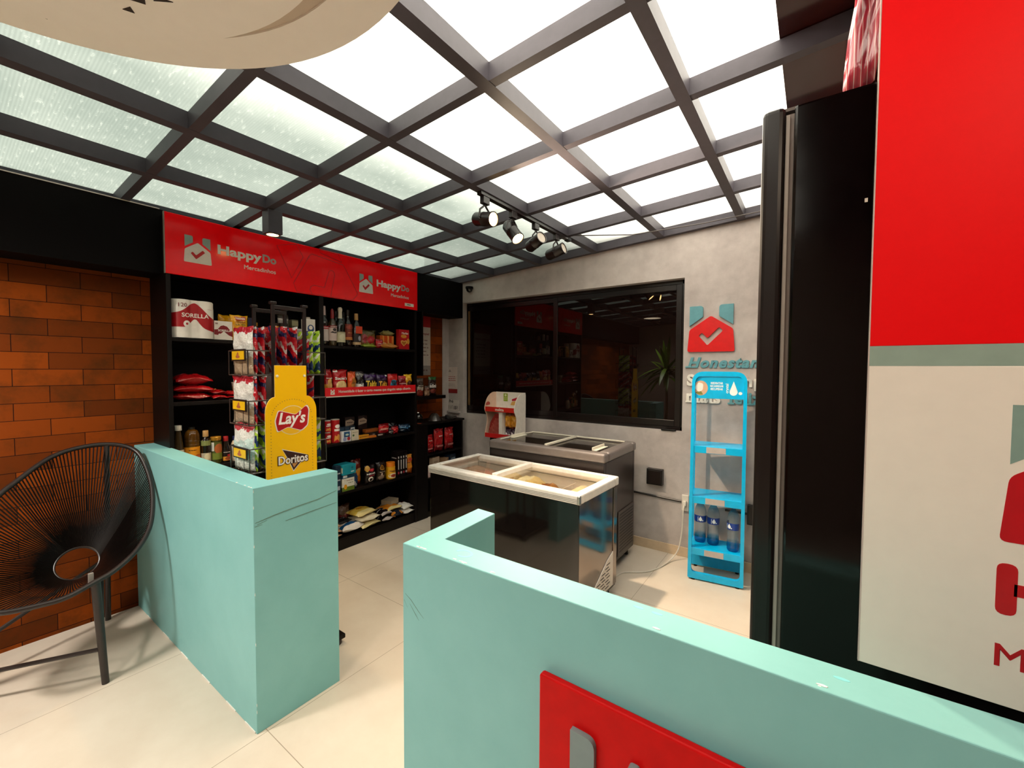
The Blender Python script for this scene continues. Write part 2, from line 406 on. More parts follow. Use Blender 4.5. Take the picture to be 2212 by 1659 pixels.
# window in the cement wall
win = thing('window_1', 'wide black framed sliding window with dark tinted glass', None, (0, 0, 0), kind='structure')
FR = mat('#140b0a', .25, .5)
b = B(); y0, y1 = 3.84, 3.90
b.box(-3.52, -.905, y0, y1, 1.045, 1.10); b.box(-3.52, -.905, y0, y1, 2.335, 2.40); b.box(-.945, -.9, y0, y1, 1.04, 2.4); b.box(-3.46, -3.405, y0-.01, y1, 1.04, 2.4)
b.obj('window_frame', FR, win, bevel=.004)
TG = N('tinted_glass'); TG.set(.015, .45); TG.b.inputs['Base Color'].default_value = (.006, .0035, .003, 1)
tn = TG.noise(TG.coord(), 1.5, 2); TG.l(TG.ramp(tn.outputs[0], [(.3, '#110806'), (.7, '#160b08')]), TG.b.inputs['Base Color'])
for x0, x1, yo in ((-3.405, -2.155, .018), (-2.215, -.94, 0)):
    b = B(); yy = 3.832+yo
    b.box(x0, x0+.05, yy, yy+.02, 1.10, 2.335); b.box(x1-.05, x1, yy, yy+.02, 1.10, 2.335)
    b.box(x0+.05, x1-.05, yy, yy+.02, 1.10, 1.155); b.box(x0+.05, x1-.05, yy, yy+.02, 2.285, 2.335)
    s_ = b.obj('sash', FR, win, bevel=.003)
    B().box(x0+.045, x1-.045, yy+.008, yy+.014, 1.15, 2.29).obj('tinted_pane', TG.m, s_)
B().box(-3.38, -3.352, 3.828, 3.832, 1.16, 2.28).obj('jamb_strip', mat('#6a4a22', .5), win)

# ------------------------------------------------------------------ light
W = bpy.data.worlds.new('overcast_sky'); S.world = W; W.use_nodes = True
W.node_tree.nodes['Background'].inputs[0].default_value = (.965, .985, 1.0, 1); W.node_tree.nodes['Background'].inputs[1].default_value = 2.5
def spot(loc, d, power, col=(1, .72, .42), ang=70, size=.03, blend=.5):
    l = bpy.data.lights.new('lamp_light', 'SPOT'); l.energy = power; l.color = col; l.spot_size = R(ang); l.spot_blend = blend; l.shadow_soft_size = size
    o = bpy.data.objects.new('lamp_light', l); COL.objects.link(o); o.location = loc
    o.rotation_euler = Vector(d).to_track_quat('-Z', 'Y').to_euler(); return o
GLOW = emis('#ffcf88', 14)
def cube_spot(x, y, label, power=14):
    z1 = zr(x); t = thing('ceiling_spotlight', label, 'spotlight', (x, y, z1-.15))
    b = B(); b.box(-.045, .045, -.045, .045, 0, .15); b.obj('housing', BEAM, t, bevel=.003)
    B().lathe([(.036, -.004), (.041, -.004), (.041, .004), (.036, .004), (.036, -.004)], n=28).obj('bezel', METALB, t, smooth=True)
    B().lathe([(0, -.0015), (.034, -.0015), (.034, .002), (0, .002)], n=28).obj('bulb', GLOW, t)
    spot((x, y, z1-.157), (0, 0, -1), power, (1, .80, .60) if power > 50 else (1, .72, .42), 150 if power > 50 else 72, .036, 1)
cube_spot(-2.94, 1.385, 'square black ceiling spotlight lit above the red shop sign', 30)
def fill_lamp(x, y, label, power):  # added lamps, unseen behind the camera, to brighten the room
    z = zr(x)-.03; t = thing('added_ceiling_lamp', label, 'added ceiling lamp', (x, y, z))
    B().lathe([(.17, .03), (.18, .028), (.18, -.012), (.165, -.015), (.165, .03)], n=40).obj('lamp_frame', METALB, t, smooth=True)
    B().lathe([(0, -.008), (.164, -.008), (.164, -.002), (0, -.002)], n=40).obj('diffuser', emis('#ffe6c4', 3), t)
    spot((x, y, z-.02), (0, 0, -1), power, (1, .93, .85), 165, .15, 1)
fill_lamp(-2.63, -.76, 'added round ceiling lamp over the woven chair, unseen behind the camera', 150)
fill_lamp(-.9, -1.35, 'added round ceiling lamp, unseen behind the camera near the right wall', 76)
t = thing('added_spotlight', 'added warm spotlight out of view on the right wall, aimed at the red panel', 'spotlight', (.74, .05, 2.62))  # added lamp out of view, warms and brightens the red panel
B().box(-.02, .038, -.03, .03, -.03, .03).obj('mount', METALB, t, bevel=.003)
q_ = Vector((-.36, 1.08, -.62)).normalized(); Mq = Matrix.Translation((-.05, .02, -.03)) @ q_.to_track_quat('Z', 'Y').to_matrix().to_4x4()
B().lathe([(0, -.05), (.03, -.05), (.036, -.03), (.036, .05), (.032, .05), (.03, .04), (0, .04)], n=24).xf(Mq).obj('barrel', METALB, t, smooth=True)
B().lathe([(0, .041), (.03, .041), (.03, .045), (0, .046)], n=24).xf(Mq).obj('bulb', GLOW, t)
spot(Vector((.69, .07, 2.59))+q_*.06, q_, 8, (1, .80, .60), 120, .04, 1)

tr = thing('spotlight_track', 'black lighting track along the ceiling beam near the window wall', 'lighting track', (-1.712, 2.62, zr(-1.712)))
B().box(-.018, .018, -.58, .58, -.022, 0).obj('rail', METALB, tr, bevel=.002)
B().box(-.02, .02, .55, .60, -.026, 0).obj('end_cap', BLACK, tr)
def track_lamp(y, d, label, on, power=85):
    x = -1.712; z = zr(x)-.022
    t = thing('track_spotlight', label, 'spotlight', (x, y, z), group='spotlights on the ceiling track')
    B().box(-.016, .016, -.03, .03, -.045, 0).obj('adapter', METALB, t, bevel=.003)
    d = Vector(d).normalized(); c = Vector((0, 0, -.135)); q = d.to_track_quat('Z', 'Y').to_matrix()
    side = Vector((0, 1, 0)); side = (side-d*side.dot(d)).normalized()
    arm = [Vector((0, 0, -.045)), Vector((0, 0, -.06))+side*.012, Vector((0, 0, -.085))+side*.042, c+side*.049, c+side*.049-Vector((0, 0, .012))]
    b = B(); b.tube(arm, .006, 8); b.tube([Vector((p.x, p.y, p.z))-2*side*p.dot(side) if i else p for i, p in enumerate(arm)], .006, 8); b.cyl(c-side*.056, c+side*.056, .007, n=10)
    b.obj('yoke', METALB, t, smooth=True)
    Mx = Matrix.Translation(c) @ q.to_4x4()
    B().lathe([(0, -.085), (.034, -.085), (.043, -.07), (.043, -.012), (.0445, -.010), (.0445, -.006), (.043, -.004), (.043, .062), (.046, .064), (.046, .075), (.040, .075), (.038, .066), (.0, .066)], n=28).xf(Mx).obj('barrel', METALB, t, smooth=True)
    B().lathe([(0, .0665), (.038, .0665), (.038, .070), (0, .072)], n=28).xf(Mx).obj('bulb', GLOW if on else mat('#b9a896', .1, .8), t)
    if on: spot(Vector((x, y, z))+c+d*.09, d, power, (1, .78, .55), 120, .035, 1)
track_lamp(2.096, (1, -.06, -.22), 'lit track spotlight nearest the camera, glowing towards the right', True)
track_lamp(2.40, (.66, -.1, -.78), 'lit track spotlight aimed down at the freezers', True, 95)
track_lamp(2.69, (.75, -.25, .22), 'unlit track spotlight third along the rail, lens turned to the right', False)
track_lamp(3.0, (.75, .0, .2), 'unlit track spotlight farthest along the rail, beside the window wall', False)

disc = thing('round_ceiling_panel', 'large round white two-tier panel hanging from the ceiling top left', 'ceiling panel', (-.9377, -.0715, 2.395))
B().lathe([(.643, .055), (.7535, .055), (.7535, .115), (.643, .115), (.643, .055)], n=96).obj('outer_ring', mat('#f2ebe4', .6, .2, var=.01), disc, smooth=True)
B().lathe([(0, 0), (.577, 0), (.577, .0605), (0, .0605)], n=96).obj('inner_disc', mat('#f2ebe4', .6, .2, var=.01), disc, smooth=True)
B().lathe([(0, .060), (.66, .060), (.66, .066), (0, .066)], n=96).obj('backing_plate', mat('#c9b9a8', .6, .2, var=.01), disc, smooth=True)
b = B()
for a in range(3):
    c_, s_ = math.cos(a*2.094+.6), math.sin(a*2.094+.6)
    b.box(min(0, 1)*0-.01+.60*c_, .01+.60*c_, -.01+.60*s_, .01+.60*s_, .02, .06); b.cyl((.55*c_, .55*s_, .025), (.66*c_, .66*s_, .06), .008, n=8)
    b.cyl((.69*c_, .69*s_, .11), (.69*c_, .69*s_, .33), .004, n=8)
b.obj('hanger', METALB, disc)
b = B()
for pts in ([(-1.272, .285), (-1.250, .293), (-1.264, .304)], [(-1.226, .287), (-1.199, .306), (-1.214, .311)], [(-1.188, .318), (-1.172, .313), (-1.158, .344)]):
    b.prism([(x+.9377, y+.0715) for x, y in pts], 'z', -.0015, .004)
b.obj('cut_out', mat('#2a1c16', .6), disc)
# ------------------------------------------------------------------ product helpers
def prints(par, items, W_, H_, proj):
    """flat printing on a package: ('t',text,cu,cv,w,hex[,off]) ('r',u0,u1,v0,v1,hex) ('e',cu,cv,ru,rv,hex) ('p',[(u,v)..],hex), u across -.5...5, v 0..1"""
    pr0 = proj
    for ix, it in enumerate(items):
        k = it[0]
        proj = lambda y, z, e, ix=ix: pr0(y, z, e+.0004*ix)
        if k == 'l':
            rg = random.Random(it[1]); bb = B(); w = it[4]; u = it[2]-w/2
            while u < it[2]+w/2-.02:
                du = min(rg.uniform(.07, .2), it[2]+w/2-u); hh = it[6] if len(it) > 6 else .022
                q = [bb.bm.verts.new(proj(a*W_, c*H_, .0007)) for a, c in ((u, it[3]-hh), (u+du, it[3]-hh), (u+du, it[3]+hh), (u, it[3]+hh))]
                bb.face(q); u += du+.035
            bb.obj('printed_line', mat(it[5], .5), par, fix=False)
        elif k == 't':
            me = text_mesh(it[1], w=it[4]*W_, off=it[6] if len(it) > 6 else .02, h=it[7]*H_ if len(it) > 7 else None)
            for v in me.vertices: v.co = Vector(proj(v.co.x+it[2]*W_, v.co.y+it[3]*H_, .0011 if v.co.z > 0 else .0002))
            link('lettering', me, mat(it[5], .5), par)
        else:
            if k == 'r':
                n = 8; g = [[(it[1]+(it[2]-it[1])*i/n, it[3]+(it[4]-it[3])*j/n) for i in range(n+1)] for j in range(n+1)]; h = it[5]; nm = 'printed_panel'
            elif k == 'e':
                n = 16; g = [[(it[1]+it[3]*t*math.cos(2*math.pi*i/n), it[2]+it[4]*t*math.sin(2*math.pi*i/n)) for i in range(n+1)] for t in (0.02, .5, 1)]; h = it[5]; nm = 'printed_emblem'
            else:
                P = it[1]; n = len(P); cu = sum(p[0] for p in P)/n; cv = sum(p[1] for p in P)/n
                g = [[(cu+(P[i % n][0]-cu)*t, cv+(P[i % n][1]-cv)*t) for i in range(n+1)] for t in (.02, .5, 1)]; h = it[2]; nm = 'printed_emblem'
            bb = B(); V = [[bb.bm.verts.new(proj(u*W_, v*H_, .0007)) for u, v in row] for row in g]
            for a, c in zip(V, V[1:]):
                for i in range(len(a)-1): bb.face([a[i], a[i+1], c[i+1], c[i]])
            bb.obj(nm, mat(h, .4), par, fix=False)
def boxpack(name, label, cat, loc, w, h, d, m, pr=(), rot=0, group=None, sides=None, bev=.0015):
    t = thing(name, label, cat, loc, rot, group)
    B().box(-d/2, d/2, -w/2, w/2, 0, h).obj('carton', m, t, bevel=bev)
    prints(t, pr, w, h, lambda y, z, e: (d/2+e, y, z))
    if sides: prints(t, sides, d, h, lambda y, z, e: (y, -w/2-e, z))
    return t
def bsurf(u, v, d):
    return d/2*max(0, 1-abs(u)**2.6)**.55*max(0, 1-abs(v)**3.2)**.75
def bag(name, label, cat, loc, w, h, d, m, pr=(), rot=0, group=None, seed=0, seal=.05, wr=.006, lie=None, part='pouch', sealm=None):
    """filled plastic bag, sealed top and bottom; front is +X, or up when lying"""
    rg = random.Random(seed)
    if lie is not None: rot = (0, -math.pi/2+lie[0], lie[1]); 
    t = thing(name, label, cat, loc, rot, group)
    nu, nv = 12, 14; bb = B(); F, K = [], []
    ph = [rg.uniform(0, 6.28) for _ in range(8)]
    wob = lambda u, v: wr*(math.sin(5*u+7*v+ph[0])+.7*math.sin(9*v-4*u+ph[1])+.5*math.sin(13*u+3*v+ph[2]))*(1-abs(u)**3)*(1-abs(v)**4)
    for j in range(nv+1):
        v = -1+2*j/nv; fr, bk = [], []
        z = h/2*(1+v); pin = 1-.05*(1-abs(v)**6)
        for i in range(nu+1):
            u = -1+2*i/nu; y = w/2*u*pin; x = bsurf(u, v*(1+seal), d)
            zz = z+(.012*h*math.sin(6*u+ph[3]) if j == nv else 0)+(.006*h*math.sin(7*u+ph[4]) if j == 0 else 0)
            zz = max(zz, 0)
            sd = (.18*d*math.sin(3*u+ph[5])*abs(v)**6) if j in (0, nv) else 0
            fr.append(bb.bm.verts.new((x+wob(u, v)+sd+.0006, y, zz))); bk.append(bb.bm.verts.new((-x+wob(-u, -v)*.6+sd-.0006, y, zz)))
        F.append(fr); K.append(bk)
    for j in range(nv):
        for i in range(nu):
            bb.face([F[j][i], F[j][i+1], F[j+1][i+1], F[j+1][i]]); bb.face([K[j][i+1], K[j][i], K[j+1][i], K[j+1][i+1]])
        bb.face([K[j][0], F[j][0], F[j+1][0], K[j+1][0]]); bb.face([F[j][nu], K[j][nu], K[j+1][nu], F[j+1][nu]])
    for i in range(nu):
        bb.face([K[0][i], K[0][i+1], F[0][i+1], F[0][i]]); bb.face([F[nv][i], F[nv][i+1], K[nv][i+1], K[nv][i]])
    o = bb.obj(part, m, t, smooth='all', fix=False)
    def pj(y, z, e):
        u = max(-1, min(1, y/(w/2))); v = max(-1, min(1, (z-h/2)/(h/2)))
        return (bsurf(u, v*(1+seal), d)+max(0, wob(u, v))*.9+.0012+e, y, z)
    prints(t, pr, w, h, pj)
    return t
def bottle(name, label, cat, loc, prof, m, cap=None, band_=None, pr=(), rot=0, group=None, sy=1, extra=None, n=24):
    """prof (r,z) body; cap (prof, mat); band_ (z0,z1,mat): wrapped paper label; pr prints on the label"""
    t = thing(name, label, cat, loc, rot, group)
    B().lathe(prof, n=n, sy=sy).obj('bottle_body' if 'jar' not in name and 'can' not in name else 'container', m, t, smooth=True)
    if cap: B().lathe(cap[0], n=n, sy=sy).obj('cap', cap[1], t, smooth=True)
    def rad(z):
        for (r0, z0), (r1, z1) in zip(prof, prof[1:]):
            if min(z0, z1) <= z <= max(z0, z1) and abs(z1-z0) > 1e-6: return r0+(r1-r0)*(z-z0)/(z1-z0)
        return prof[len(prof)//2][0]
    if band_:
        z0, z1, bm_ = band_
        bb = B(); V = [[bb.bm.verts.new(((rad(z)+.0012)*math.cos(a), sy*(rad(z)+.0012)*math.sin(a), z)) for a in [R(-100+200*i/20) for i in range(21)]] for z in [z0+(z1-z0)*k/6 for k in range(7)]]
        for a, c in zip(V, V[1:]):
            for i in range(20): bb.face([a[i], a[i+1], c[i+1], c[i]])
        lab = bb.obj('paper_label', bm_, t, smooth='all', fix=False)
        if pr: prints(t, pr, 2*rad((z0+z1)/2), z1-z0, lambda y, z, e: ((rad(z+z0)+.0018+e)*math.cos(y/rad(z+z0)), sy*(rad(z+z0)+.0018+e)*math.sin(y/rad(z+z0)), z+z0))
    if extra: extra(t)
    return t
def cap(r, z0, z1): return [(r*.98, z0), (r, z0+.001), (r, z1-.002), (r*.94, z1), (0, z1)]

# ------------------------------------------------------------------ shop shelving with red header sign
sh = thing('shelving_unit', 'tall black two-bay shelving unit against the brick wall, under the red sign', 'shelving unit', (-3.49, 1.95, 0))
def sb(name, x0, x1, y0, y1, z0, z1, m=BLACK, bv=.0015):
    return B().box(x0+3.49, x1+3.49, y0-1.95, y1-1.95, z0, z1).obj(name, m, sh, bevel=bv)
SHM = mat('#0c0604', .5, .2)
sb('side_panel', -3.645, -3.33, .917, .942, 0, 2.56, SHM); sb('side_panel', -3.645, -3.33, 2.952, 2.980, 0, 2.56, SHM); sb('divider', -3.645, -3.33, 1.93, 1.968, 0, 2.2, SHM)
sb('back_panel', -3.645, -3.632, .942, 2.952, 0, 2.195, mat('#060202', .65, .12)); sb('top_panel', -3.40, -3.345, .942, 2.952, 2.2, 2.222)
sb('plinth', -3.62, -3.338, .942, 2.952, 0, .095, SHM)
for z in (1.79, 1.372, .93): sb('shelf', -3.632, -3.332, .942, 1.93, z-.024, z, SHM)
for z in (1.787, 1.362, .948, .512): sb('shelf', -3.632, -3.332, 1.968, 2.952, z-.022, z, SHM)
sb('shelf', -3.632, -3.338, .942, 2.952, .095, .105, SHM)
sb('shelf', -3.632, -3.332, .942, 1.93, .48, .50, SHM)

sg = thing('shop_sign', 'long red header sign with two white house logos over the black shelving', 'sign', (-3.33, 1.95, 2.19))
def sgM(y, z, e=0): return at(FX, .0055+e, y-1.95, z-2.19)
B().box(-.012, .005, -1.033, 1.035, 0, .383).obj('board', mat('#ff020c', .17, .4), sg, bevel=.002)
B().box(-.0125, .0045, -1.038, -1.0335, 0, .383).obj('edge_trim', mat('#8d8278', .4), sg)
OFFP = mat('#d9d2c8', .45); SAGEP = mat('#8fa197', .45); GREYP = mat('#a39a92', .45); REDP = mat('#b50a14', .4)
def F_on(par, F0, x0, x1, z0, z1, d=.0012): logo(par, F0, d, x0, x1, z0, z1, OFFP, SAGEP, REDP)
F_on(sg, at(FX, .0053, -1.95, -2.19), 1.012, 1.168, 2.282, 2.455)
F_on(sg, at(FX, .0053, -1.95, -2.19), 2.302, 2.45, 2.279, 2.442)
for y, zb in ((1.204, 2.371), (2.490, 2.357)):
    text('Happy', sg, sgM(y, zb+.022), OFFP, w=.282, align='LEFT', off=.035, h=.082)
    text('Do', sg, sgM(y+.288, zb+.031), GREYP, w=.098, align='LEFT', off=.035, h=.060)
    text('Mercadinhos', sg, sgM(y+.163, zb-.055), OFFP, w=.218, align='LEFT', off=.012, h=.030)
b = B()
for p in ([(1.595, 2.522), (1.748, 2.565), (1.797, 2.476), (1.705, 2.297)], [(1.719, 2.261), (1.85, 2.50), (1.868, 2.517), (2.145, 2.484), (2.16, 2.47), (2.285, 2.265), (2.282, 2.245), (2.237, 2.196), (1.743, 2.196)], [(1.934, 2.566), (1.944, 2.541), (2.135, 2.503), (2.103, 2.566)]):
    b.tube([(.005, y-1.95, z-2.19) for y, z in p], .0017, 6, closed=True)
b.tube([(.005, y-1.95, z-2.19) for y, z in ((2.03, 2.2), (2.068, 2.385), (2.06, 2.41), (2.038, 2.418), (2.018, 2.405), (1.974, 2.265), (1.885, 2.268), (1.858, 2.255), (1.85, 2.228), (1.865, 2.2))], .0017, 6)
b.obj('outline_emblem', mat('#7d0a10', .4), sg)
B().box(.005, .0062, .871, .984, .028, .057).obj('sticker', mat('#e2d8c8', .5), sg)
B().box(.0062, .0066, .9, .945, .038, .047).obj('sticker_print', mat('#6b6258', .5), sg)
# red slogan strip
st = thing('slogan_strip', 'red slogan strip clipped to the shelf edge in front of the snack bags', 'sign', (-3.329, 2.465, 1.354))
B().box(-.003, .003, -.493, .492, 0, .076).obj('strip', mat('#d8101a', .35), st, bevel=.001)
B().box(-.004, .0045, -.493, .492, -.006, .003).obj('edge_rail', mat('#cfc3b8', .4), st)
text('Honestidade é fazer o certo mesmo que ninguém esteja olhando.', st, at(FX, .0032, .03, .038), OFFP, w=.80, off=.02, h=.032)
logo(st, at(FX, .0032, 0, 0), .0006, -.447, -.407, .017, .060, OFFP, OFFP, mat('#c00f18', .35))

# ------------------------------------------------------------------ goods on the shelves
SX = -3.36
def lw(h, *a): return [('r', -.5, .5, 0, 1, h)]+list(a)
tp = thing('toilet_paper_pack', 'big white and red pack of toilet rolls, leftmost on the top shelf', 'toilet paper', (-3.445, 1.07, 1.79))
b = B()
for y in (-.06, .06):
    for x in (-.05, .055):
        for z in (.002, .128): b.lathe([(.02, 0), (.052, 0), (.0595, .006), (.0595, .116), (.052, .122), (.02, .122)], (x, y, z), 24)
b.obj('toilet_roll', mat('#efe8de', .7), tp, smooth=True)
def wrap(y, z, e):
    yy = abs(y)-.06; x = .055+math.sqrt(max(.0600**2-min(.058, abs(yy))**2, 1e-6))
    if abs(y) < .022: x = max(x, .104)
    if z > .232: x -= (z-.232)*.8
    return (x+.0025+e, y, z)
def fill(o_name, f0, f1, m, y0, y1, e=.0):
    bb = B(); n = 30; V = []
    for i in range(n+1):
        y = y0+(y1-y0)*i/n; a, c = f0(y), f1(y); V.append([bb.bm.verts.new(wrap(y, a+(c-a)*k/5, e)) for k in range(6)])
    for a, c in zip(V, V[1:]):
        for k in range(5): bb.face([a[k], c[k], c[k+1], a[k+1]])
    return bb.obj(o_name, m, tp, smooth='all', fix=False)
fill('wrapper', lambda y: .002, lambda y: .25, mat('#ece4da', .3), -.118, .118)
ga = lambda y, c, s, h: h*math.exp(-((y-c)/s)**2)
fill('printed_wave', lambda y: .070+ga(y, .0, .032, .055)-max(0, y-.02)*.25, lambda y: .158-max(0, y)*.25+ga(y, 0, .062, .072), mat('#a80d18', .35), -.118, .118, .001)
text('SORELLA', tp, at(Matrix.Identity(4), 0, 0, 0) @ Matrix.Translation((0.0, .148, 0)), mat('#efe8de', .4), w=.15, off=.02, proj=lambda x, y, z: wrap(x, y-.0, z+.002))
text('120', tp, Matrix.Translation((-.068, .212, 0)), mat('#7a1a20', .4), w=.045, proj=lambda x, y, z: wrap(x, y, z+.002))
text('FOLHA DUPLA', tp, Matrix.Translation((.082, .195, 0)), mat('#b05058', .4), w=.03, proj=lambda x, y, z: wrap(x, y, z+.002))
prints(tp, [('e', -.2, .40, .085, .085, '#efe8de'), ('e', -.2, .40, .03, .03, '#a80d18')], .236, .254, lambda y, z, e: wrap(y, z-.01, e+.002))
nk = boxpack('napkin_pack', 'small white and red napkin pack beside the big toilet roll pack', 'napkins', (-3.40, 1.242, 1.79), .112, .130, .085, mat('#e6ddd2', .4),
    [('p', [(-.5, .27), (-.3, .25), (-.15, .33), (0, .45), (.12, .42), (.3, .25), (.5, .18), (.5, .48), (.38, .52), (.2, .72), (0, .78), (-.15, .74), (-.32, .55), (-.5, .53)], '#7e0c16'), ('e', -.22, .25, .07, .08, '#e6ddd2'), ('t', 'SORELLA', .06, .5, .72, '#efe8de', .02), ('t', '50', -.37, .86, .13, '#7a1a20')])
YEL = band('yelflour', [(0, '#e0960f'), (.15, '#eaa614'), (.9, '#f0b01c')], wob=.1, blobs=[(.55, .36, .3, .17, '#c8321c'), (.55, .38, .24, .12, '#e08a2a')])
bag('cereal_flour_bag', 'yellow foil bag with red oval, standing right of the small napkin pack', 'food bag', (-3.385, 1.35, 1.79), .115, .183, .04, YEL,
    [('p', [(-.28, .95), (.38, .95), (.3, .8), (-.2, .8)], '#b0222a'), ('t', 'Nestlé', .05, .875, .5, '#f4ece0', .02), ('t', 'FARINHA', .05, .73, .55, '#8a4a14', .01), ('t', 'LÁCTEA', .06, .64, .55, '#5f6a2c', .01)], seed=1, rot=-.1)
bag('cereal_flour_bag', 'dull yellow bag lying back behind the yellow foil bag', 'food bag', (-3.52, 1.32, 1.79), .12, .19, .05, YEL, seed=2, rot=.2)
boxpack('biscuit_box', 'narrow navy box with gold edge beside the yellow foil bag', 'box', (-3.42, 1.425, 1.79), .04, .172, .1, mat('#161a38', .35), [('r', .25, .5, 0, 1, '#c79a3c')])
for y, hh, lab in ((1.622, .155, 'yellow labelled tub seen through the left half of the snack stand frame'), (1.69, .160, 'yellow labelled tub seen through the right half of the snack stand frame')):
    bottle('snack_tub_jar', lab, 'tub', (-3.44, y, 1.79), [(.028, 0), (.033, .004), (.034, .125), (.03, .133)], mat('#d08a1e', .4), (cap(.034, .133, hh), mat('#2a1a12', .4)), (.015, .12, mat('#e0a034', .4)), [('r', -.5, .5, .35, .55, '#a85a1c')])
bag('sugar_bag', 'white bag with grey print on the top shelf behind the yellow tubs', 'food bag', (-3.55, 1.745, 1.79), .09, .24, .05, band('greywh', [(0, '#a89f98'), (.8, '#d8d2ca'), (.86, '#55504c')], wob=.1), seed=3)
boxpack('juice_carton', 'olive green drink carton left of the blue and white milk carton', 'carton', (-3.45, 1.775, 1.79), .05, .195, .06, mat('#4c4a30', .4), [('r', -.5, .5, .75, .95, '#8a8664')])
boxpack('tea_carton', 'grey white carton in front of the olive green carton', 'carton', (-3.385, 1.772, 1.79), .055, .12, .04, mat('#b4aca8', .45), [('r', -.4, .4, .5, .9, '#8f8784')])
mk = boxpack('milk_carton', 'white milk carton with a dark blue circle, right end of the left top shelf', 'carton', (-3.39, 1.868, 1.79), .078, .205, .075, mat('#ded6ce', .4),
    [('p', [(-.5, 0), (.5, 0), (.5, .45), (.1, .3), (-.5, .5)], '#1d3f6e'), ('e', 0, .62, .36, .16, '#1d3f6e'), ('e', 0, .66, .2, .08, '#ded6ce'), ('l', 'x75', 0, .25, .7, '#e8e4dc')])
B().cyl((0, 0, .205), (0, 0, .222), .016).obj('cap', mat('#c9b9ae', .4), mk)
bottle('sauce_jar', 'small jar with red lid behind the foremost snack bags', 'jar', (-3.43, 1.535, 1.79), [(.024, 0), (.027, .004), (.027, .085), (.022, .095)], mat('#5a1a0c', .1, .6), (cap(.026, .095, .115), mat('#a01c1c', .4)), (.015, .075, mat('#7a3018', .5)))
bottle('spice_jar', 'small jar with amber lid left of the red lidded jar', 'jar', (-3.43, 1.472, 1.79), [(.022, 0), (.025, .004), (.025, .11), (.02, .12)], mat('#4a2a0c', .1, .6), (cap(.024, .12, .145), mat('#a8721c', .4)), (.02, .09, mat('#8a5a20', .5)))

# left bay, second shelf: red pasta bags
PASTA = band('pasta', [(0, '#8f0c10'), (.62, '#a81014')], wob=.3, blobs=[(.5, .45, .33, .12, '#c99450')], rough=.15, crinkle=.4)
PASTA2 = band('pasta2', [(0, '#a01016'), (.3, '#b4141a'), (.55, '#c4545a'), (.63, '#a81218')], wob=.35, rough=.15, crinkle=.4)
def flatbag(name, label, cat, y, z, w, dep, th, m, pr=(), x=None, yaw=0, seed=0, tilt=0, group=None):
    xf_ = (SX-.005 if x is None else x)
    return bag(name, label, cat, (xf_, y, z+th*.5), w, dep, th, m, pr, seed=seed, lie=(tilt, yaw), group=group, wr=.004)
flatbag('pasta_bag', 'red pasta bag with clear window, bottom of the left pile', 'pasta', 1.06, 1.373, .22, .2, .055, PASTA, seed=11)
flatbag('pasta_bag', 'red pasta bag in the middle of the left pile', 'pasta', 1.07, 1.428, .23, .2, .05, PASTA2, seed=12)
flatbag('pasta_bag', 'red pasta bag on top of the left pile', 'pasta', 1.075, 1.480, .21, .19, .07, PASTA2, x=-3.375, seed=13)
flatbag('pasta_bag', 'flat red bag lying just right of the pasta pile', 'pasta', 1.222, 1.373, .095, .2, .035, PASTA2, seed=14)
flatbag('pasta_bag', 'flat red bag resting on another right of the pasta pile', 'pasta', 1.225, 1.408, .095, .18, .032, PASTA, x=-3.39, seed=15)
flatbag('pasta_bag', 'flat red bag nearest the chip stand on the second shelf, lower one', 'pasta', 1.325, 1.373, .105, .2, .025, PASTA2, seed=16)
flatbag('pasta_bag', 'flat red bag nearest the chip stand on the second shelf, upper one', 'pasta', 1.325, 1.398, .105, .19, .025, PASTA2, x=-3.38, seed=17)
bottle('pot_noodle_can', 'white and brown cup behind the flat red bags', 'cup', (-3.50, 1.385, 1.372), [(.03, 0), (.042, .11), (.045, .115), (.043, .118), (0, .118)], mat('#cfc4b4', .45), None, (.02, .09, mat('#a8906c', .5)), [('r', -.2, .1, .1, .9, '#4a3826')])

# left bay, third shelf: bottles and jars
OILM = N('amber_oil'); OILM.set(.04, .6); ov = OILM.noise(OILM.coord(), 8, 2); OILM.l(OILM.ramp(ov.outputs[0], [(.3, '#3c2408'), (.7, '#6a4410')]), OILM.b.inputs['Base Color']); OILM = OILM.m
GLD = mat('#150c08', .06, .7); GLG = mat('#14140a', .06, .7); GLB = mat('#3a2c18', .06, .7)
bottle('vinegar_bottle', 'tall clear vinegar bottle with white cap at the left end of the shelf', 'bottle', (-3.40, .982, .93), [(.026, 0), (.03, .004), (.03, .1), (.026, .16), (.016, .235), (.014, .262)], GLB, (cap(.02, .252, .286), mat('#d6cfc4', .4)), (.03, .125, mat('#b9ae98', .5)), [('e', .0, .45, .25, .2, '#8a3a2c')])
def oil_rings(t):
    b = B()
    for z in (.15, .175): b.lathe([(.0435, z-.004), (.0455, z), (.0435, z+.004)], n=24)
    b.obj('grip_ring', OILM, t, smooth=True)
bottle('cooking_oil_bottle', 'big golden cooking oil bottle with orange label', 'bottle', (-3.41, 1.060, .93), [(.04, 0), (.044, .006), (.044, .19), (.042, .215), (.034, .24), (.02, .25), (.015, .252)], OILM, ([(.016, .25), (.017, .252), (.017, .265), (0, .266)], mat('#2a2418', .4)), (.03, .135, mat('#d98a14', .4)), [('l', 'x56', -.1, .8, .5, '#3a1a08'), ('e', .25, .3, .28, .22, '#b4541c'), ('p', [(-.5, .05), (.4, .0), (.4, .12), (-.5, .18)], '#7a2c10')], extra=oil_rings)
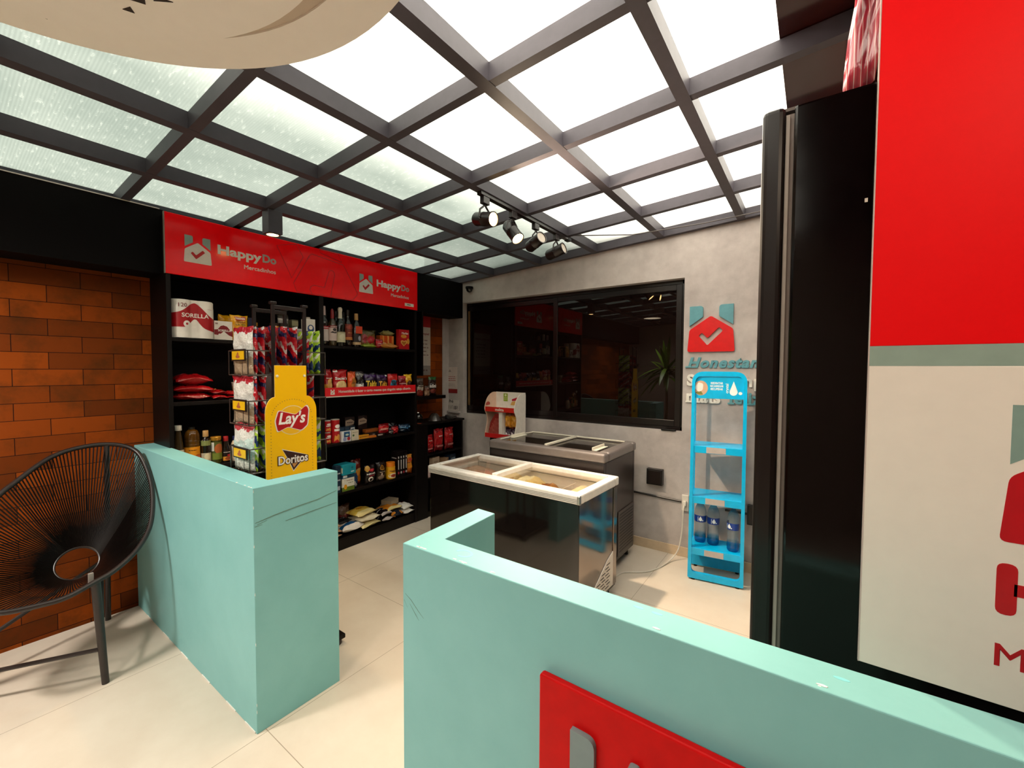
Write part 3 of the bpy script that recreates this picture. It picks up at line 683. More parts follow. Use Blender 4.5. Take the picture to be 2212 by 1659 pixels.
bottle('olive_oil_bottle', 'dark olive oil bottle with tan cap right of the golden oil bottle', 'bottle', (-3.385, 1.131, .93), [(.024, 0), (.028, .004), (.028, .15), (.024, .172), (.0145, .19), (.014, .2)], GLD, (cap(.0165, .195, .236), mat('#b98e58', .4)), (.02, .085, mat('#b3a68c', .5)), [('e', 0, .62, .32, .34, '#d6c6a2'), ('l', 'x33', 0, .18, .8, '#6a604c')], extra=lambda t: B().lathe([(.0287, .135), (.0287, .168)], n=24).obj('neck_label', mat('#7c8248', .5), t, smooth=True))
bottle('olives_jar', 'jar of green olives with gold lid', 'jar', (-3.39, 1.192, .93), [(.03, 0), (.034, .005), (.034, .145), (.03, .16), (.029, .165)], mat('#3c3c14', .06, .7), (cap(.0325, .162, .186), mat('#c2892c', .3, .5, .4)), (.03, .15, mat('#4a521c', .45)), [('e', .12, .62, .4, .3, '#a8582a'), ('r', -.5, .5, .0, .38, '#6f7a2a'), ('r', -.55, -.3, .5, 1, '#cfcac0')])
bottle('soy_sauce_bottle', 'small dark sauce bottle with red cap between the olives and the mayonnaise', 'bottle', (-3.385, 1.252, .93), [(.024, 0), (.028, .004), (.028, .09), (.017, .13), (.014, .155)], GLD, (cap(.0155, .148, .181), mat('#9a1418', .4)), (.012, .085, mat('#1c0a0a', .4)), [('r', -.5, .5, .02, .4, '#d08a2a'), ('e', .05, .22, .3, .16, '#8a3a1a'), ('l', 'x41', 0, .82, .8, '#d8d0c4'), ('e', .2, .52, .25, .1, '#b01c20')])
bottle('mayonnaise_jar', 'beige mayonnaise jar with dark blue lid at the right end of the row', 'jar', (-3.385, 1.318, .93), [(.03, 0), (.034, .006), (.032, .06), (.034, .105), (.030, .125), (.021, .145), (.02, .15)], mat('#cdb89c', .35), (cap(.022, .147, .176), mat('#1c2650', .4)), (.02, .1, mat('#cdbba4', .5)), [('p', [(-.42, 0.1), (.42, .1), (.34, .95), (-.34, .95)], '#5a5660'), ('e', 0, .7, .28, .16, '#b8ac9c'), ('r', -.5, .5, .35, .5, '#d9cdbc')])

# right bay, top shelf: bottles of drink
WB_ = [(.034, 0), (.037, .004), (.037, .19), (.033, .215), (.016, .25), (.014, .31)]
def sc(p, k, kr=1): return [(r_*kr, z*k) for r_, z in p]
bottle('wine_bottle', 'wine bottle with pale pink cap at the left end of the bottle row', 'bottle', (-3.40, 2.008, 1.787), WB_, GLD, ([(.0155, .255), (.016, .26), (.016, .335), (0, .337)], mat('#c0aaa6', .4)), (.04, .165, mat('#c2b2ac', .5)), [('r', -.8, .8, .8, 1, '#a01c24'), ('l', 'x30', 0, .9, .7, '#e4dcd4')])
bottle('spirit_bottle', 'squat spirit bottle with red cap and moustache label', 'bottle', (-3.385, 2.078, 1.787), sc(WB_, .93, .95), GLB, ([(.0155, .235), (.016, .24), (.014, .3), (.008, .318), (0, .32)], mat('#86141c', .4)), (.045, .175, mat('#c7b3ac', .5)), [('r', -.8, .8, .85, 1, '#7a1a1c'), ('p', [(-.5, .52), (-.25, .62), (0, .55), (.25, .62), (.5, .52), (.2, .5), (0, .48), (-.2, .5)], '#2a1c1a'), ('e', 0, .72, .22, .1, '#2a1c1a'), ('l', 'x6', 0, .92, .9, '#e8dcd4')])
bottle('sparkling_wine_bottle', 'sparkling wine bottle with silver foil neck and cream label', 'bottle', (-3.385, 2.152, 1.787), sc(WB_, .98, 1.12), mat('#0d120a', .06, .7), ([(.03, .215), (.0185, .245), (.0165, .3), (.0195, .312), (.02, .33), (.012, .34), (0, .34)], mat('#cfc4b2', .3, .6)), (.035, .125, mat('#bfb898', .5)), [('e', 0, .5, .35, .3, '#cfc9ac'), ('r', -.7, .7, .93, .97, '#7a7458')])
bottle('rum_bottle', 'dark rum bottle with reddish label between sparkling wine and tagged wine', 'bottle', (-3.40, 2.236, 1.787), sc(WB_, .97, 1.0), mat('#1e0a04', .06, .7), (cap(.016, .28, .327), mat('#1a0e0a', .4)), (.06, .2, mat('#7a2c18', .5)), [('r', -.8, .8, 0, .18, '#c2743a'), ('e', 0, .8, .5, .12, '#a0402a'), ('l', 'x74', 0, .45, .5, '#c8884a')])
def hangtag(t): B().box(.039, .0405, -.032, .034, .12, .185).xf(Matrix.Rotation(R(0), 4, 'X')).obj('neck_tag', mat('#c83c18', .45), t)
bottle('wine_bottle', 'wine bottle with tan cap and orange red hanging tag', 'bottle', (-3.375, 2.306, 1.787), sc(WB_, .93), GLD, ([(.0155, .24), (.017, .245), (.017, .3), (0, .302)], mat('#b58a54', .4)), (.02, .115, mat('#1d1014', .4)), [('r', -.8, .8, .0, .25, '#b4926a'), ('e', .1, .6, .2, .25, '#9a96a4')], extra=hangtag)
for k, (y, lab) in enumerate(((2.10, 'dark bottle standing behind the moustache label bottle'), (2.2, 'dark bottle standing behind the sparkling wine'), (2.275, 'dark bottle standing behind the rum bottle'))):
    bottle('wine_bottle', lab, 'bottle', (-3.53, y, 1.787), sc(WB_, .99), GLD, (cap(.016, .27, .325), mat('#1c120e', .4)), (.06, .16, mat('#3a2a22', .5)))
CLEARB = band('breadbag', [(0, '#6f7030'), (.12, '#94934a'), (.2, '#7a4a22'), (.7, '#5c4a24'), (.85, '#4a4020')], wob=.4, blobs=[(.62, .45, .25, .2, '#a8242a'), (.25, .5, .12, .25, '#8e1c24')], rough=.12, crinkle=.5)
bag('bread_bag', 'clear bag of bread with green and red print beside the tagged wine bottle', 'bread', (-3.40, 2.435, 1.787), .185, .165, .07, CLEARB, seed=21)
flatbag('biscuit_pack', 'green flat packet lying in front of the bread bag', 'biscuits', 2.43, 1.787, .15, .09, .03, band('greenpk', [(0, '#8c9a2c'), (.5, '#b8b084'), (.7, '#7c8a24')], wob=.5, crinkle=.3), x=-3.338, seed=22)
bag('cookie_pack', 'small red packet with white print between bread bag and orange box', 'biscuits', (-3.365, 2.545, 1.787), .085, .085, .04, band('redpk', [(0, '#a01420'), (.5, '#b81c28'), (.8, '#8a101c')], wob=.2, crinkle=.3), [('l', 'x86', 0, .5, .6, '#e4d8d0')], seed=23)
boxpack('noodle_pack', 'orange striped pack behind the bread roll', 'food pack', (-3.44, 2.67, 1.787), .165, .128, .06, band('orst', [(0, '#c2561c'), (.2, '#d98a3a'), (.3, '#c04a18'), (.55, '#e0a052'), (.65, '#b8401a'), (.85, '#d07a30')], axis=1, wob=.1), [('l', 'x67', -.1, .35, .5, '#eadfce')])
bag('bread_bag', 'rolled pale bag resting on the orange striped pack', 'bread', (-3.40, 2.687, 1.938), .14, .075, .045, band('rollbag', [(0, '#8c8048'), (.5, '#a89a68'), (.8, '#7c7040')], wob=.3, crinkle=.4), seed=24, lie=(0, 0))
bag('hot_dog_bun_bag', 'bag with a long bread roll lying at the shelf front', 'bread', (-3.335, 2.645, 1.811), .215, .09, .05, band('roll', [(0, '#b8742c'), (.4, '#dcb880'), (.6, '#e8d2a8'), (.8, '#a85a22')], wob=.5, crinkle=.3), seed=25, lie=(0, 0))
boxpack('biscuit_box', 'red biscuit box with two heart shaped biscuits at the right end', 'biscuits', (-3.375, 2.835, 1.787), .130, .197, .045, mat('#ae1018', .35),
    [('t', 'Marilan', .08, .82, .62, '#eadfd6', .02), ('e', -.05, .66, .28, .09, '#d08a2c'), ('p', [(-.05, .06+.1), (.25, .32), (.27, .42), (.16, .47), (-.02, .42), (-.2, .46), (-.34, .42), (-.34, .32)], '#d9a050'), ('p', [(-.04, .2), (.17, .33), (.16, .41), (-.02, .38), (-.2, .41), (-.26, .34)], '#a8641c'), ('e', .38, .42, .14, .15, '#cc8830')])

# right bay, second shelf: snack bags behind the slogan strip
def snack(y, w, h, m, label, pr, seed, rot=0, x=-3.375, d=.055):
    bag('snack_bag', label, 'snack bag', (x, y, 1.362), w, h, d, m, pr, rot=rot, seed=seed, group='snack bags behind the slogan strip')
RC = band('redchip', [(0, '#c8862c'), (.42, '#9c0f14'), (.9, '#86090e')], wob=.1, blobs=[(.55, .38, .33, .26, '#d9a862')], crinkle=.25)
snack(2.022, .085, .226, RC, 'dark red snack bag at the left end of the slogan strip', [('t', 'Sensações', 0, .66, .75, '#eadfd6', .02)], 31, .25)
snack(2.135, .135, .222, band('redchip2', [(0, '#d8a04a'), (.3, '#b01016'), (.9, '#9c0c12')], wob=.15, blobs=[(.55, .36, .38, .2, '#e8c88a')], crinkle=.25), 'bright red snack bag with big white script, second from the left', [('t', 'Socoo´s', .02, .66, .8, '#f4ece4', .03), ('r', -.48, -.2, .9, .98, '#e8dcd4')], 32, -.05)
snack(2.25, .09, .205, band('orchip', [(0, '#e0641a'), (.5, '#d8521a'), (.92, '#a8401a')], wob=.1, blobs=[(.6, .45, .32, .3, '#b8742c')], crinkle=.25), 'orange snack bag with rounded top', [('l', 'x45', .05, .5, .55, '#6a3a10')], 33, .2)
snack(2.335, .085, .208, band('bwchip', [(0, '#d4cfc8'), (.42, '#1a1414'), (.8, '#8a847c'), (.88, '#2a2020')], wob=.35, crinkle=.3), 'black and silver snack bag between orange and purple ones', [('e', 0, .3, .3, .16, '#e4ded6')], 34, -.1)
TAK = band('purple', [(0, '#1c1024'), (.65, '#2a1636'), (.78, '#3c1c54'), (.92, '#1a1018')], wob=.1, crinkle=.25)
snack(2.445, .135, .190, TAK, 'dark purple snack bag with yellow lettering, left one of two', [('t', 'Takis', .02, .48, .85, '#d9b42c', .04, .3), ('e', .02, .26, .3, .1, '#c87a2c')], 35, -.05)
snack(2.573, .13, .182, TAK, 'purple snack bag with yellow lettering, right one of two', [('t', 'Takis', .02, .48, .8, '#d9a02c', .04, .28), ('e', 0, .28, .3, .1, '#d08a2c'), ('r', .25, .5, .86, .94, '#e4e0e4')], 36, .1)
snack(2.705, .13, .182, band('popred', [(0, '#a8121a'), (.6, '#c0201c'), (.92, '#8f0c14')], wob=.1, blobs=[(.45, .42, .3, .25, '#2a7f9e')], crinkle=.25), 'red popcorn bag with a blue block', [('t', 'POP', -.04, .5, .5, '#102c40', .04, .3), ('l', 'x29', -.04, .26, .5, '#102c40')], 37, .08)
snack(2.815, .095, .16, band('dkred', [(0, '#8f0f18'), (.5, '#7a0a12'), (.8, '#b0303a')], wob=.2, crinkle=.25), 'small dark red bag between the popcorn and the yellow bag', [('l', 'x71', .0, .52, .8, '#e0b8b0')], 38, -.1, -3.365, .04)
snack(2.892, .105, .175, band('yelbag', [(0, '#c47c1c'), (.5, '#e0a01c'), (.75, '#f0b828')], wob=.3, blobs=[(.6, .45, .3, .2, '#6a3c14')], crinkle=.3), 'yellow snack bag with frilly top at the right end of the strip', [('t', 'SUGAR', .08, .47, .5, '#2a1810', .03, .22)], 39, 0)

# right bay, third shelf
PRM = band('redcan', [(0, '#b01018'), (.94, '#c8c0b8')], blobs=[(.9, .25, .4, .2, '#d9963a')])
def tube_can(y, z, h, lab, r=.036, x=-3.395):
    bottle('snack_can', lab, 'snack can', (x, y, z), [(r*.97, 0), (r, .003), (r, h-.006)], mat('#a80f16', .35), ([(r*1.02, h-.007), (r*1.02, h), (r*.95, h+.001), (0, h+.001)], mat('#c9bfb4', .3, .5, .3)), (.004, h-.012, mat('#b01018', .35)), [('r', -.35, .38, .52, .62, '#eae0d8'), ('p', [(-.4, .05), (.3, .0), (.42, .3), (.1, .38), (-.3, .32)], '#d9923a'), ('e', .05, .74, .33, .09, '#eae0d8')])
tube_can(2.024, .948, .10, 'short red snack can, lower one of a stacked pair', .03)
tube_can(2.024, 1.050, .10, 'short red snack can, upper one of a stacked pair', .03)
tube_can(2.100, .948, .205, 'tall red snack can beside the stacked short ones')
BLW = mat('#cfcfcf', .4)
boxpack('sweet_box', 'white and blue box right of the tall red can', 'box', (-3.375, 2.183, .948), .088, .09, .05, BLW, [('r', -.3, .35, .45, .97, '#12466e'), ('e', .05, .68, .2, .1, '#b8c8b4'), ('e', -.22, .25, .18, .2, '#8a90b8'), ('e', .22, .28, .18, .18, '#a82a30')])
boxpack('sweet_box', 'cream box with small green print beside the white and blue box', 'box', (-3.375, 2.27, .948), .072, .092, .045, mat('#c9bda6', .45), [('l', 'x74', 0, .78, .75, '#5a5242'), ('e', -.25, .5, .14, .1, '#3f5a30')])
for k, y in enumerate((2.135, 2.19, 2.245, 2.30)):
    boxpack('sweet_box', ['dark blue box at the back row, first from the left', 'dark blue box at the back row, second from the left', 'dark blue box at the back row, third from the left', 'dark blue box at the back row, rightmost with white front'][k], 'box', (-3.46, y, .948), .052, .118, .05, mat('#14283c', .4), [('r', -.4, .4, .25, .9, '#cfd0d0' if k == 3 else '#2a3c4c'), ('r', -.3, .3, .32, .8, '#14405e')], group='dark blue boxes in the back row')
for y, lab in ((2.318, 'tall dark chocolate pack with cream band, left of the pair'), (2.455, 'tall dark chocolate pack with cream band, right of the pair')):
    boxpack('chocolate_box', lab, 'chocolate', (-3.53, y, .948), .098, .195, .05, mat('#1c0c08', .35), [('p', [(-.48, .56), (.4, .64), (.48, .78), (.1, .9), (-.45, .84)], '#9a8472'), ('l', 'x87', 0, .74, .6, '#3a1c14')])
for z, lab in ((.948, 'gold wafer bar lying at the front, lower'), (.967, 'gold wafer bar lying at the front, upper')):
    boxpack('wafer_bar', lab, 'wafer', (-3.37, 2.36, z), .105, .018, .045, mat('#cf8a22', .3), [('r', -.5, .5, .1, .3, '#6a2c10')], rot=.05 if z > .95 else 0)
boxpack('wafer_bar', 'gold wafer bar lying to the right of the stacked pair', 'wafer', (-3.37, 2.455, .948), .075, .02, .045, mat('#c0661c', .3), rot=-.1)
boxpack('chocolate_bar', 'long copper coloured bar box tilted towards the red packs', 'chocolate', (-3.44, 2.5, .990), .16, .03, .05, mat('#8f4a1c', .3), rot=.1)
boxpack('chocolate_box', 'low dark brown box under the long copper bar', 'chocolate', (-3.44, 2.5, .948), .15, .042, .09, mat('#1a0d0a', .35), [('r', -.1, .1, .3, .7, '#7a6a60')])
boxpack('chocolate_bar', 'dark wrapped bar with white print at the shelf front', 'chocolate', (-3.36, 2.545, .948), .09, .03, .03, mat('#1f110d', .3), [('r', -.4, .2, .4, .8, '#a89c94')])
CAN1 = band('candyred', [(0, '#a01018'), (.5, '#c01c20'), (.8, '#7a0a10')], wob=.4, crinkle=.4, rough=.15)
bag('candy_bag', 'shiny red candy bag with slanted label, larger of the two', 'candy', (-3.40, 2.615, .955), .13, .105, .05, CAN1, [('r', -.4, .3, .45, .6, '#d98a7a')], seed=41, rot=.1)
bag('candy_bag', 'small shiny red candy bag right of the larger red one', 'candy', (-3.375, 2.728, .948), .085, .075, .045, CAN1, seed=42)
bag('candy_bag', 'small dark bag with white stripe between the two red candy bags', 'candy', (-3.355, 2.668, .948), .05, .05, .03, band('dkwh', [(0, '#181010'), (.5, '#b8a8a0'), (.65, '#180e0e')], wob=.3), seed=43)
bag('candy_bag', 'crinkled blue candy bag at the right end of the shelf', 'candy', (-3.39, 2.865, .948), .15, .085, .06, band('blcandy', [(0, '#0c1c30'), (.45, '#1c4a6e'), (.6, '#8ab0c0'), (.66, '#14385a'), (.85, '#0e2030')], wob=.5, crinkle=.5), seed=44)
bag('candy_bag', 'dark bag with pale print behind the blue candy bag', 'candy', (-3.50, 2.80, .948), .12, .1, .05, band('dkbg', [(0, '#140e10'), (.6, '#3a3440'), (.7, '#120c0e')], wob=.5), seed=45)

# right bay, fourth shelf
boxpack('tea_box', 'white and green tea box with orange flower, near the half wall', 'tea box', (-3.39, 2.19, .512), .118, .112, .10, mat('#d2cdbe', .4), [('r', -.5, .5, 0, .33, '#5a6e1c'), ('e', -.25, .34, .13, .2, '#d0901c'), ('l', 'x14', .12, .82, .55, '#8a4a2a'), ('l', 'x20', .18, .62, .4, '#4a5a24')], sides=[('r', -.5, .5, 0, .3, '#3c4a14')])
boxpack('tea_box', 'dark blue box between the teal box and the tea box', 'box', (-3.395, 2.19, .624), .13, .034, .11, mat('#123a52', .4), [('r', -.4, -.1, .2, .8, '#c8d0d0')])
boxpack('tea_box', 'teal box with white sticker topmost of the stack', 'box', (-3.395, 2.19, .658), .135, .085, .13, mat('#1e8c9c', .4), [('r', .1, .35, .2, .32, '#c4e0e0'), ('e', .2, .65, .09, .12, '#146a78')], sides=[('r', .05, .42, .2, .75, '#c9c4ae')], rot=.12)
boxpack('toothpaste_box', 'navy box standing against the half wall side, left of the stack', 'box', (-3.37, 2.093, .512), .045, .235, .06, mat('#15283a', .4), [('l', 'x64', 0, .72, .8, '#b0b8bc'), ('r', -.3, .3, .1, .25, '#98a0a8'), ('r', -.4, .4, .45, .5, '#98a0a8')])
bag('pasta_bag', 'amber pasta bag standing behind the blue packet', 'pasta', (-3.45, 2.335, .512), .105, .24, .06, band('amber', [(0, '#8a1c12'), (.12, '#b4661c'), (.4, '#c07a24'), (.55, '#a88a54'), (.62, '#6a1c10'), (.8, '#54140c')], wob=.2, crinkle=.3), seed=51)
bag('biscuit_pack', 'blue and white packet leaning beside the tea box', 'biscuits', (-3.385, 2.285, .512), .06, .125, .03, band('bluepk', [(0, '#1c4a7a'), (.3, '#b8b0ac'), (.55, '#1a3a60')], wob=.2, diag=.5), seed=52, rot=.4)
bag('coffee_pouch', 'black and red coffee pouch with white lettering and a cup', 'coffee', (-3.38, 2.437, .512), .112, .178, .05, band('nesc', [(0, '#180a0a'), (.7, '#1c0c0c')], blobs=[(.5, .25, .22, .14, '#e0d4c4'), (.5, .25, .13, .08, '#2a1410'), (.22, .82, .2, .16, '#c99a4a'), (.6, .73, .25, .07, '#b4202a')], crinkle=.2), [('t', 'NESCAFÉ', .02, .56, .8, '#f0e8e0', .03, .09), ('l', 'x72', .06, .45, .55, '#b4303a'), ('r', -.3, .3, .04, .06, '#b8a898')], seed=53)
bag('coffee_pouch', 'dark brown coffee pouch with round gold emblem', 'coffee', (-3.385, 2.566, .512), .105, .186, .05, band('coff', [(0, '#2a1a10'), (.5, '#1a0e0a')], blobs=[(.5, .7, .22, .13, '#a8742c'), (.5, .7, .16, .09, '#6a4414'), (.45, .2, .3, .13, '#8a7260'), (.5, .36, .12, .07, '#b8a090')], crinkle=.2), [('l', 'x96', .05, .48, .6, '#a89478')], seed=54)
bottle('chocolate_powder_jar', 'yellow drink powder jar with orange lid', 'jar', (-3.385, 2.682, .512), [(.044, 0), (.048, .005), (.049, .05), (.044, .1), (.046, .118), (.038, .125)], mat('#d8960f', .35), (cap(.044, .122, .162), mat('#e0780f', .4)), (.008, .115, mat('#e0a014', .4)), [('e', 0, .25, .55, .22, '#e4d4b4'), ('e', 0, .25, .3, .14, '#9a2c1a'), ('t', 'Nescau', 0, .68, .75, '#7a3a10', .03)])
for k, y in enumerate((2.755, 2.787, 2.819, 2.851)):
    boxpack('chocolate_box', ['narrow black box beside the yellow jar, leftmost of four', 'narrow black box, second of four in the row', 'narrow black box, third of four in the row', 'narrow black box next to the orange pack, last of four'][k], 'box', (-3.40, y, .512), .030, .252, .10, mat('#120a0a', .3), [('r', -.18, .18, .3, .68, '#c8c0ba'), ('r', -.2, .2, .74, .82, '#c8c0ba'), ('e', .0, .17, .36, .05, '#b8a8a8' if k % 2 else '#a83040')], sides=[('l', 'x20', 0, .75, .7, '#a8a09c')] if k == 0 else None, group='narrow black boxes')
bag('flour_pack', 'orange pack with dark print at the right end of the fourth shelf', 'food bag', (-3.385, 2.912, .512), .078, .2, .05, band('orpk', [(0, '#c4601c'), (.3, '#d98a24'), (.6, '#d06a1c'), (.85, '#e09434')], wob=.1, crinkle=.2), [('l', 'x38', 0, .6, .8, '#4a2410'), ('e', .1, .75, .3, .06, '#b83020')], seed=55)

# right bay, bottom shelf: bags lying in piles
BZ = .105
flatbag('rice_bag', 'white rice bag with broad blue stripe at the front', 'food bag', 2.255, BZ+.012, .235, .2, .075, band('rice', [(0, '#d8d0c8'), (.22, '#1a4a78'), (.42, '#d6cec6'), (.8, '#b4a8a0')], wob=.12, blobs=[(.45, .55, .14, .07, '#b8343a'), (.62, .66, .2, .08, '#3a3440')], crinkle=.3), x=-3.34, yaw=.08, seed=61)
for z, lab in ((BZ+.002, 'beige grain bag at the left end, lowest'), (BZ+.044, 'beige grain bag at the left end, in the middle'), (BZ+.086, 'beige grain bag at the left end, uppermost')):
    flatbag('grain_bag', lab, 'food bag', 2.06, z, .14, .19, .042, band('grain', [(0, '#b08a68'), (.4, '#c8a486'), (.7, '#9c7a5c')], wob=.4, crinkle=.35), x=-3.345-.02*(z > .2), seed=int(z*100))
flatbag('sugar_bag', 'dark patterned packet lying behind the white rice bag', 'food bag', 2.20, BZ+.09, .16, .13, .03, band('dkpat', [(0, '#1c1a1c'), (.4, '#3a3c40'), (.6, '#181618')], wob=.4, crinkle=.3), x=-3.42, yaw=.1, seed=63)
bag('bread_bag', 'brown knotted bag standing at the back left of the bottom shelf', 'bread', (-3.53, 2.125, BZ), .16, .25, .08, band('brbag', [(0, '#5a4028'), (.5, '#7a5c40'), (.8, '#4a3420')], wob=.5, crinkle=.5), seed=64)
bag('bread_bag', 'brown bag with dark red print beside the knotted bag', 'bread', (-3.55, 2.27, BZ), .13, .22, .07, band('brbag2', [(0, '#4a2c1c'), (.4, '#6a2420'), (.6, '#5a4030')], wob=.5, crinkle=.5), seed=65)
FLO = band('flour', [(0, '#dcc88a'), (.25, '#d8b24a'), (.6, '#d09c34'), (.75, '#e0c468')], wob=.2, blobs=[(.5, .55, .2, .1, '#c87c20')], crinkle=.3)
for z, lab, m in ((BZ+.005, 'yellow and cream flour bag, lowest of the pile of three', band('flour2', [(0, '#d9c890'), (.3, '#e2d4a4'), (.7, '#d8c070')], wob=.3, crinkle=.3)), (BZ+.06, 'cream flour bag in the middle of the pile of three', band('flour3', [(0, '#d8ccb0'), (.4, '#e0d4b8')], wob=.3, crinkle=.3)), (BZ+.115, 'bright yellow flour bag on top of the pile of three', FLO)):
    flatbag('flour_bag', lab, 'food bag', 2.43-.03*(z > .2), z, .225, .2, .055, m, x=-3.335-.02*(z > .2), yaw=.1, seed=int(z*200))
BWP = band('bwbag', [(0, '#b4a8a4'), (.12, '#171012'), (.45, '#9c9290'), (.52, '#171012')], wob=.05, crinkle=.2)
for z, lab in ((BZ+.003, 'black and silver coffee brick, lower of the pair'), (BZ+.055, 'black and silver coffee brick, upper of the pair')):
    flatbag('coffee_pack', lab, 'coffee', 2.617, z, .13, .17, .05, BWP, [('l', 'x82', 0, .72, .5, '#c8c0bc')], x=-3.335-.015*(z > .15), yaw=.06, seed=int(z*300))
flatbag('corn_meal_bag', 'orange bag with cream edges lying on the navy bag', 'food bag', 2.735, BZ+.075, .2, .17, .04, band('orbag', [(0, '#e0cc8c'), (.2, '#cc7a1c'), (.7, '#c86a16'), (.88, '#d8b470')], wob=.2, crinkle=.3), x=-3.375, yaw=.15, seed=67)
flatbag('coffee_pack', 'navy bag with orange spots under the orange bag', 'food bag', 2.745, BZ+.004, .14, .17, .07, band('navybag', [(0, '#141c2c'), (.5, '#1c2840')], blobs=[(.15, .15, .2, .1, '#c87c28'), (.85, .12, .16, .1, '#c87c28')], crinkle=.2), x=-3.338, yaw=.06, seed=68)
SUG = band('sugar', [(0, '#e0dad2'), (.55, '#e4ded6'), (.72, '#b82830'), (.88, '#d8d0c8')], wob=.2, crinkle=.3)
flatbag('sugar_bag', 'white sugar bag with red corner at the right end, lower', 'food bag', 2.883, BZ+.003, .135, .17, .045, SUG, x=-3.34, seed=69)
flatbag('sugar_bag', 'white sugar bag with red corner at the right end, upper', 'food bag', 2.883, BZ+.048, .13, .17, .05, SUG, x=-3.35, seed=70)
boxpack('salt_box', 'beige brick pack lying at the back of the bottom shelf, lower', 'food pack', (-3.52, 2.78, BZ), .15, .105, .12, mat('#8a7a64', .5), rot=.2)
boxpack('salt_box', 'beige brick pack lying at the back of the bottom shelf, upper', 'food pack', (-3.52, 2.78, BZ+.106), .13, .045, .12, mat('#a8977e', .5), rot=.3)
# ------------------------------------------------------------------ chip stand behind the left half wall
cx, cy = -2.41, 1.16
rk = thing('snack_stand', 'black wire snack stand with tall yellow board, behind the corner of the half wall', 'display stand', (cx, cy, 0))
WIRE = mat('#6a625e', .2, .6, .8)
b = B(); b.box(-.26, .225, -.225, .245, .03, .055)
b.obj('base_plate', BLACK, rk, bevel=.004)
for x, y in ((.2, .21), (.2, -.2), (-.23, .21), (-.23, -.2)):
    B().lathe([(.018, 0), (.022, .006), (.022, .03)], (x, y, 0), 14).obj('foot', mat('#2a1c1c', .4), rk, smooth=True)
for x in (.112, -.10):
    for y in (-.083, .083): B().box(x-.007, x+.007, y-.009, y+.009, .055, 1.93).obj('post', METALB, rk, bevel=.002)
    B().box(x-.008, x+.008, -.083, .083, 1.905, 1.925).obj('top_bar', METALB, rk, bevel=.002)
    b = B()
    for y in (-.083, .083): b.box(x-.013, x+.013, y-.016, y+.016, 1.928, 1.942)
    b.obj('post_cap', METALB, rk, bevel=.003)
TAGY = mat('#e3b416', .4)
tiers = [1.56, 1.305, 1.06, .83]
for i, z in enumerate(tiers):
    for sgn in (-1, 1):
        ya, yb = sgn*.090, sgn*.205; b = B(); zt = z+.125
        for zz in (z, zt): b.tube([(-.11, ya, zz), (.11, ya, zz), (.11, yb, zz), (-.11, yb, zz)], .0032, 6, closed=True)
        for k in range(8):
            x = -.11+.22*k/7; b.cyl((x, ya, z), (x, yb, z), .0016, n=6)
            if k in (2, 5): b.cyl((x, yb, z), (x, yb, zt), .0014, n=6)
        for k in range(1, 4):
            y = ya+(yb-ya)*k/4; b.cyl((-.11, y, z), (.11, y, z), .002, n=6)
        for y in (ya, yb):
            for x in (-.11, .11): b.cyl((x, y, z), (x, y, zt), .003, n=6)
        b.obj('basket', WIRE, rk)
    t_ = B().box(-.055, .10, -.2145, -.209, z+.072, z+.132).obj('tag_holder', mat('#1d1512', .4), rk)
    B().box(-.046, .092, -.2156, -.2145, z+.079, z+.122).obj('price_tag', TAGY, t_)
    b = B(); b.prism(circ(.022, z+.094, .022, .008, 14), 'y', -.2166, -.2156); b.prism([(.008, z+.102), (.036, z+.104), (.024, z+.118)], 'y', -.2166, -.2156)
    b.obj('tag_print', mat('#a85a38', .5), t_)
# back card behind the bags
b = B(); b.box(.0, .01, -.075, -.02, .9, 1.62); b.obj('back_card', mat('#8a7a78', .5), rk)
# yellow board with shoulders
pts = []
bd = rp([(-.133, .60), (.139, .60), (.139, 1.42), (.085, 1.455), (.083, 1.61), (-.084, 1.61), (-.086, 1.455), (-.133, 1.42)], [.0, .0, .11, .012, 0, 0, .012, .11], 8)
bd = [(-.133, .60), (.139, .60)]+[(.139-.056*(1-math.cos(a)), 1.36+.085*math.sin(a)) for a in [R(90*k/8) for k in range(9)]]+[(.083, 1.61), (-.084, 1.61)]+[(-.133+.049*(1-math.cos(a)), 1.36+.085*math.sin(a)) for a in [R(90-90*k/8) for k in range(9)]]
YB_ = N('yellow_board'); YB_.set(.3, .4); yt = YB_.noise(YB_.coord(), 3, 2); YB_.l(YB_.ramp(yt.outputs[0], [(.3, '#fcbc06'), (.7, '#ffc40a')]), YB_.b.inputs['Base Color'])
bo = flat([bd], at(FX, .123, 0, 0), .004, 'header_board', YB_.m, rk)
flat([[(y*1.012, .6+(z-.6)*1.0012) for y, z in bd]], at(FX, .1215, 0, 0), .0014, 'board_edge', mat('#f0dca0', .4), rk)
b = B()
dots = [(-.108, .62+.016*k) for k in range(45)]+[(.114, .62+.016*k) for k in range(45)]+[(.003+.108*math.cos(a), 1.335+.095*math.sin(a)) for a in [R(12+156*k/22) for k in range(23)]]
for y, z in dots: b.prism(circ(y, z, .0028, n=8), 'x', .127, .1276)
b.obj('dotted_line', mat('#c08a2a', .5), rk)
for y in (-.073, .072): B().lathe([(0, .006), (.006, .004), (.0075, 0), (.006, -.002)], n=12).xf(at(FX, .128, y, 1.555)).obj('rivet', mat('#e4d8b8', .3), rk, smooth=True)
flat([circ(.004, 1.318, .079, n=40)], at(FX, .127, 0, 0), .0006, 'logo_rim', mat('#e8cfa0', .4), rk)
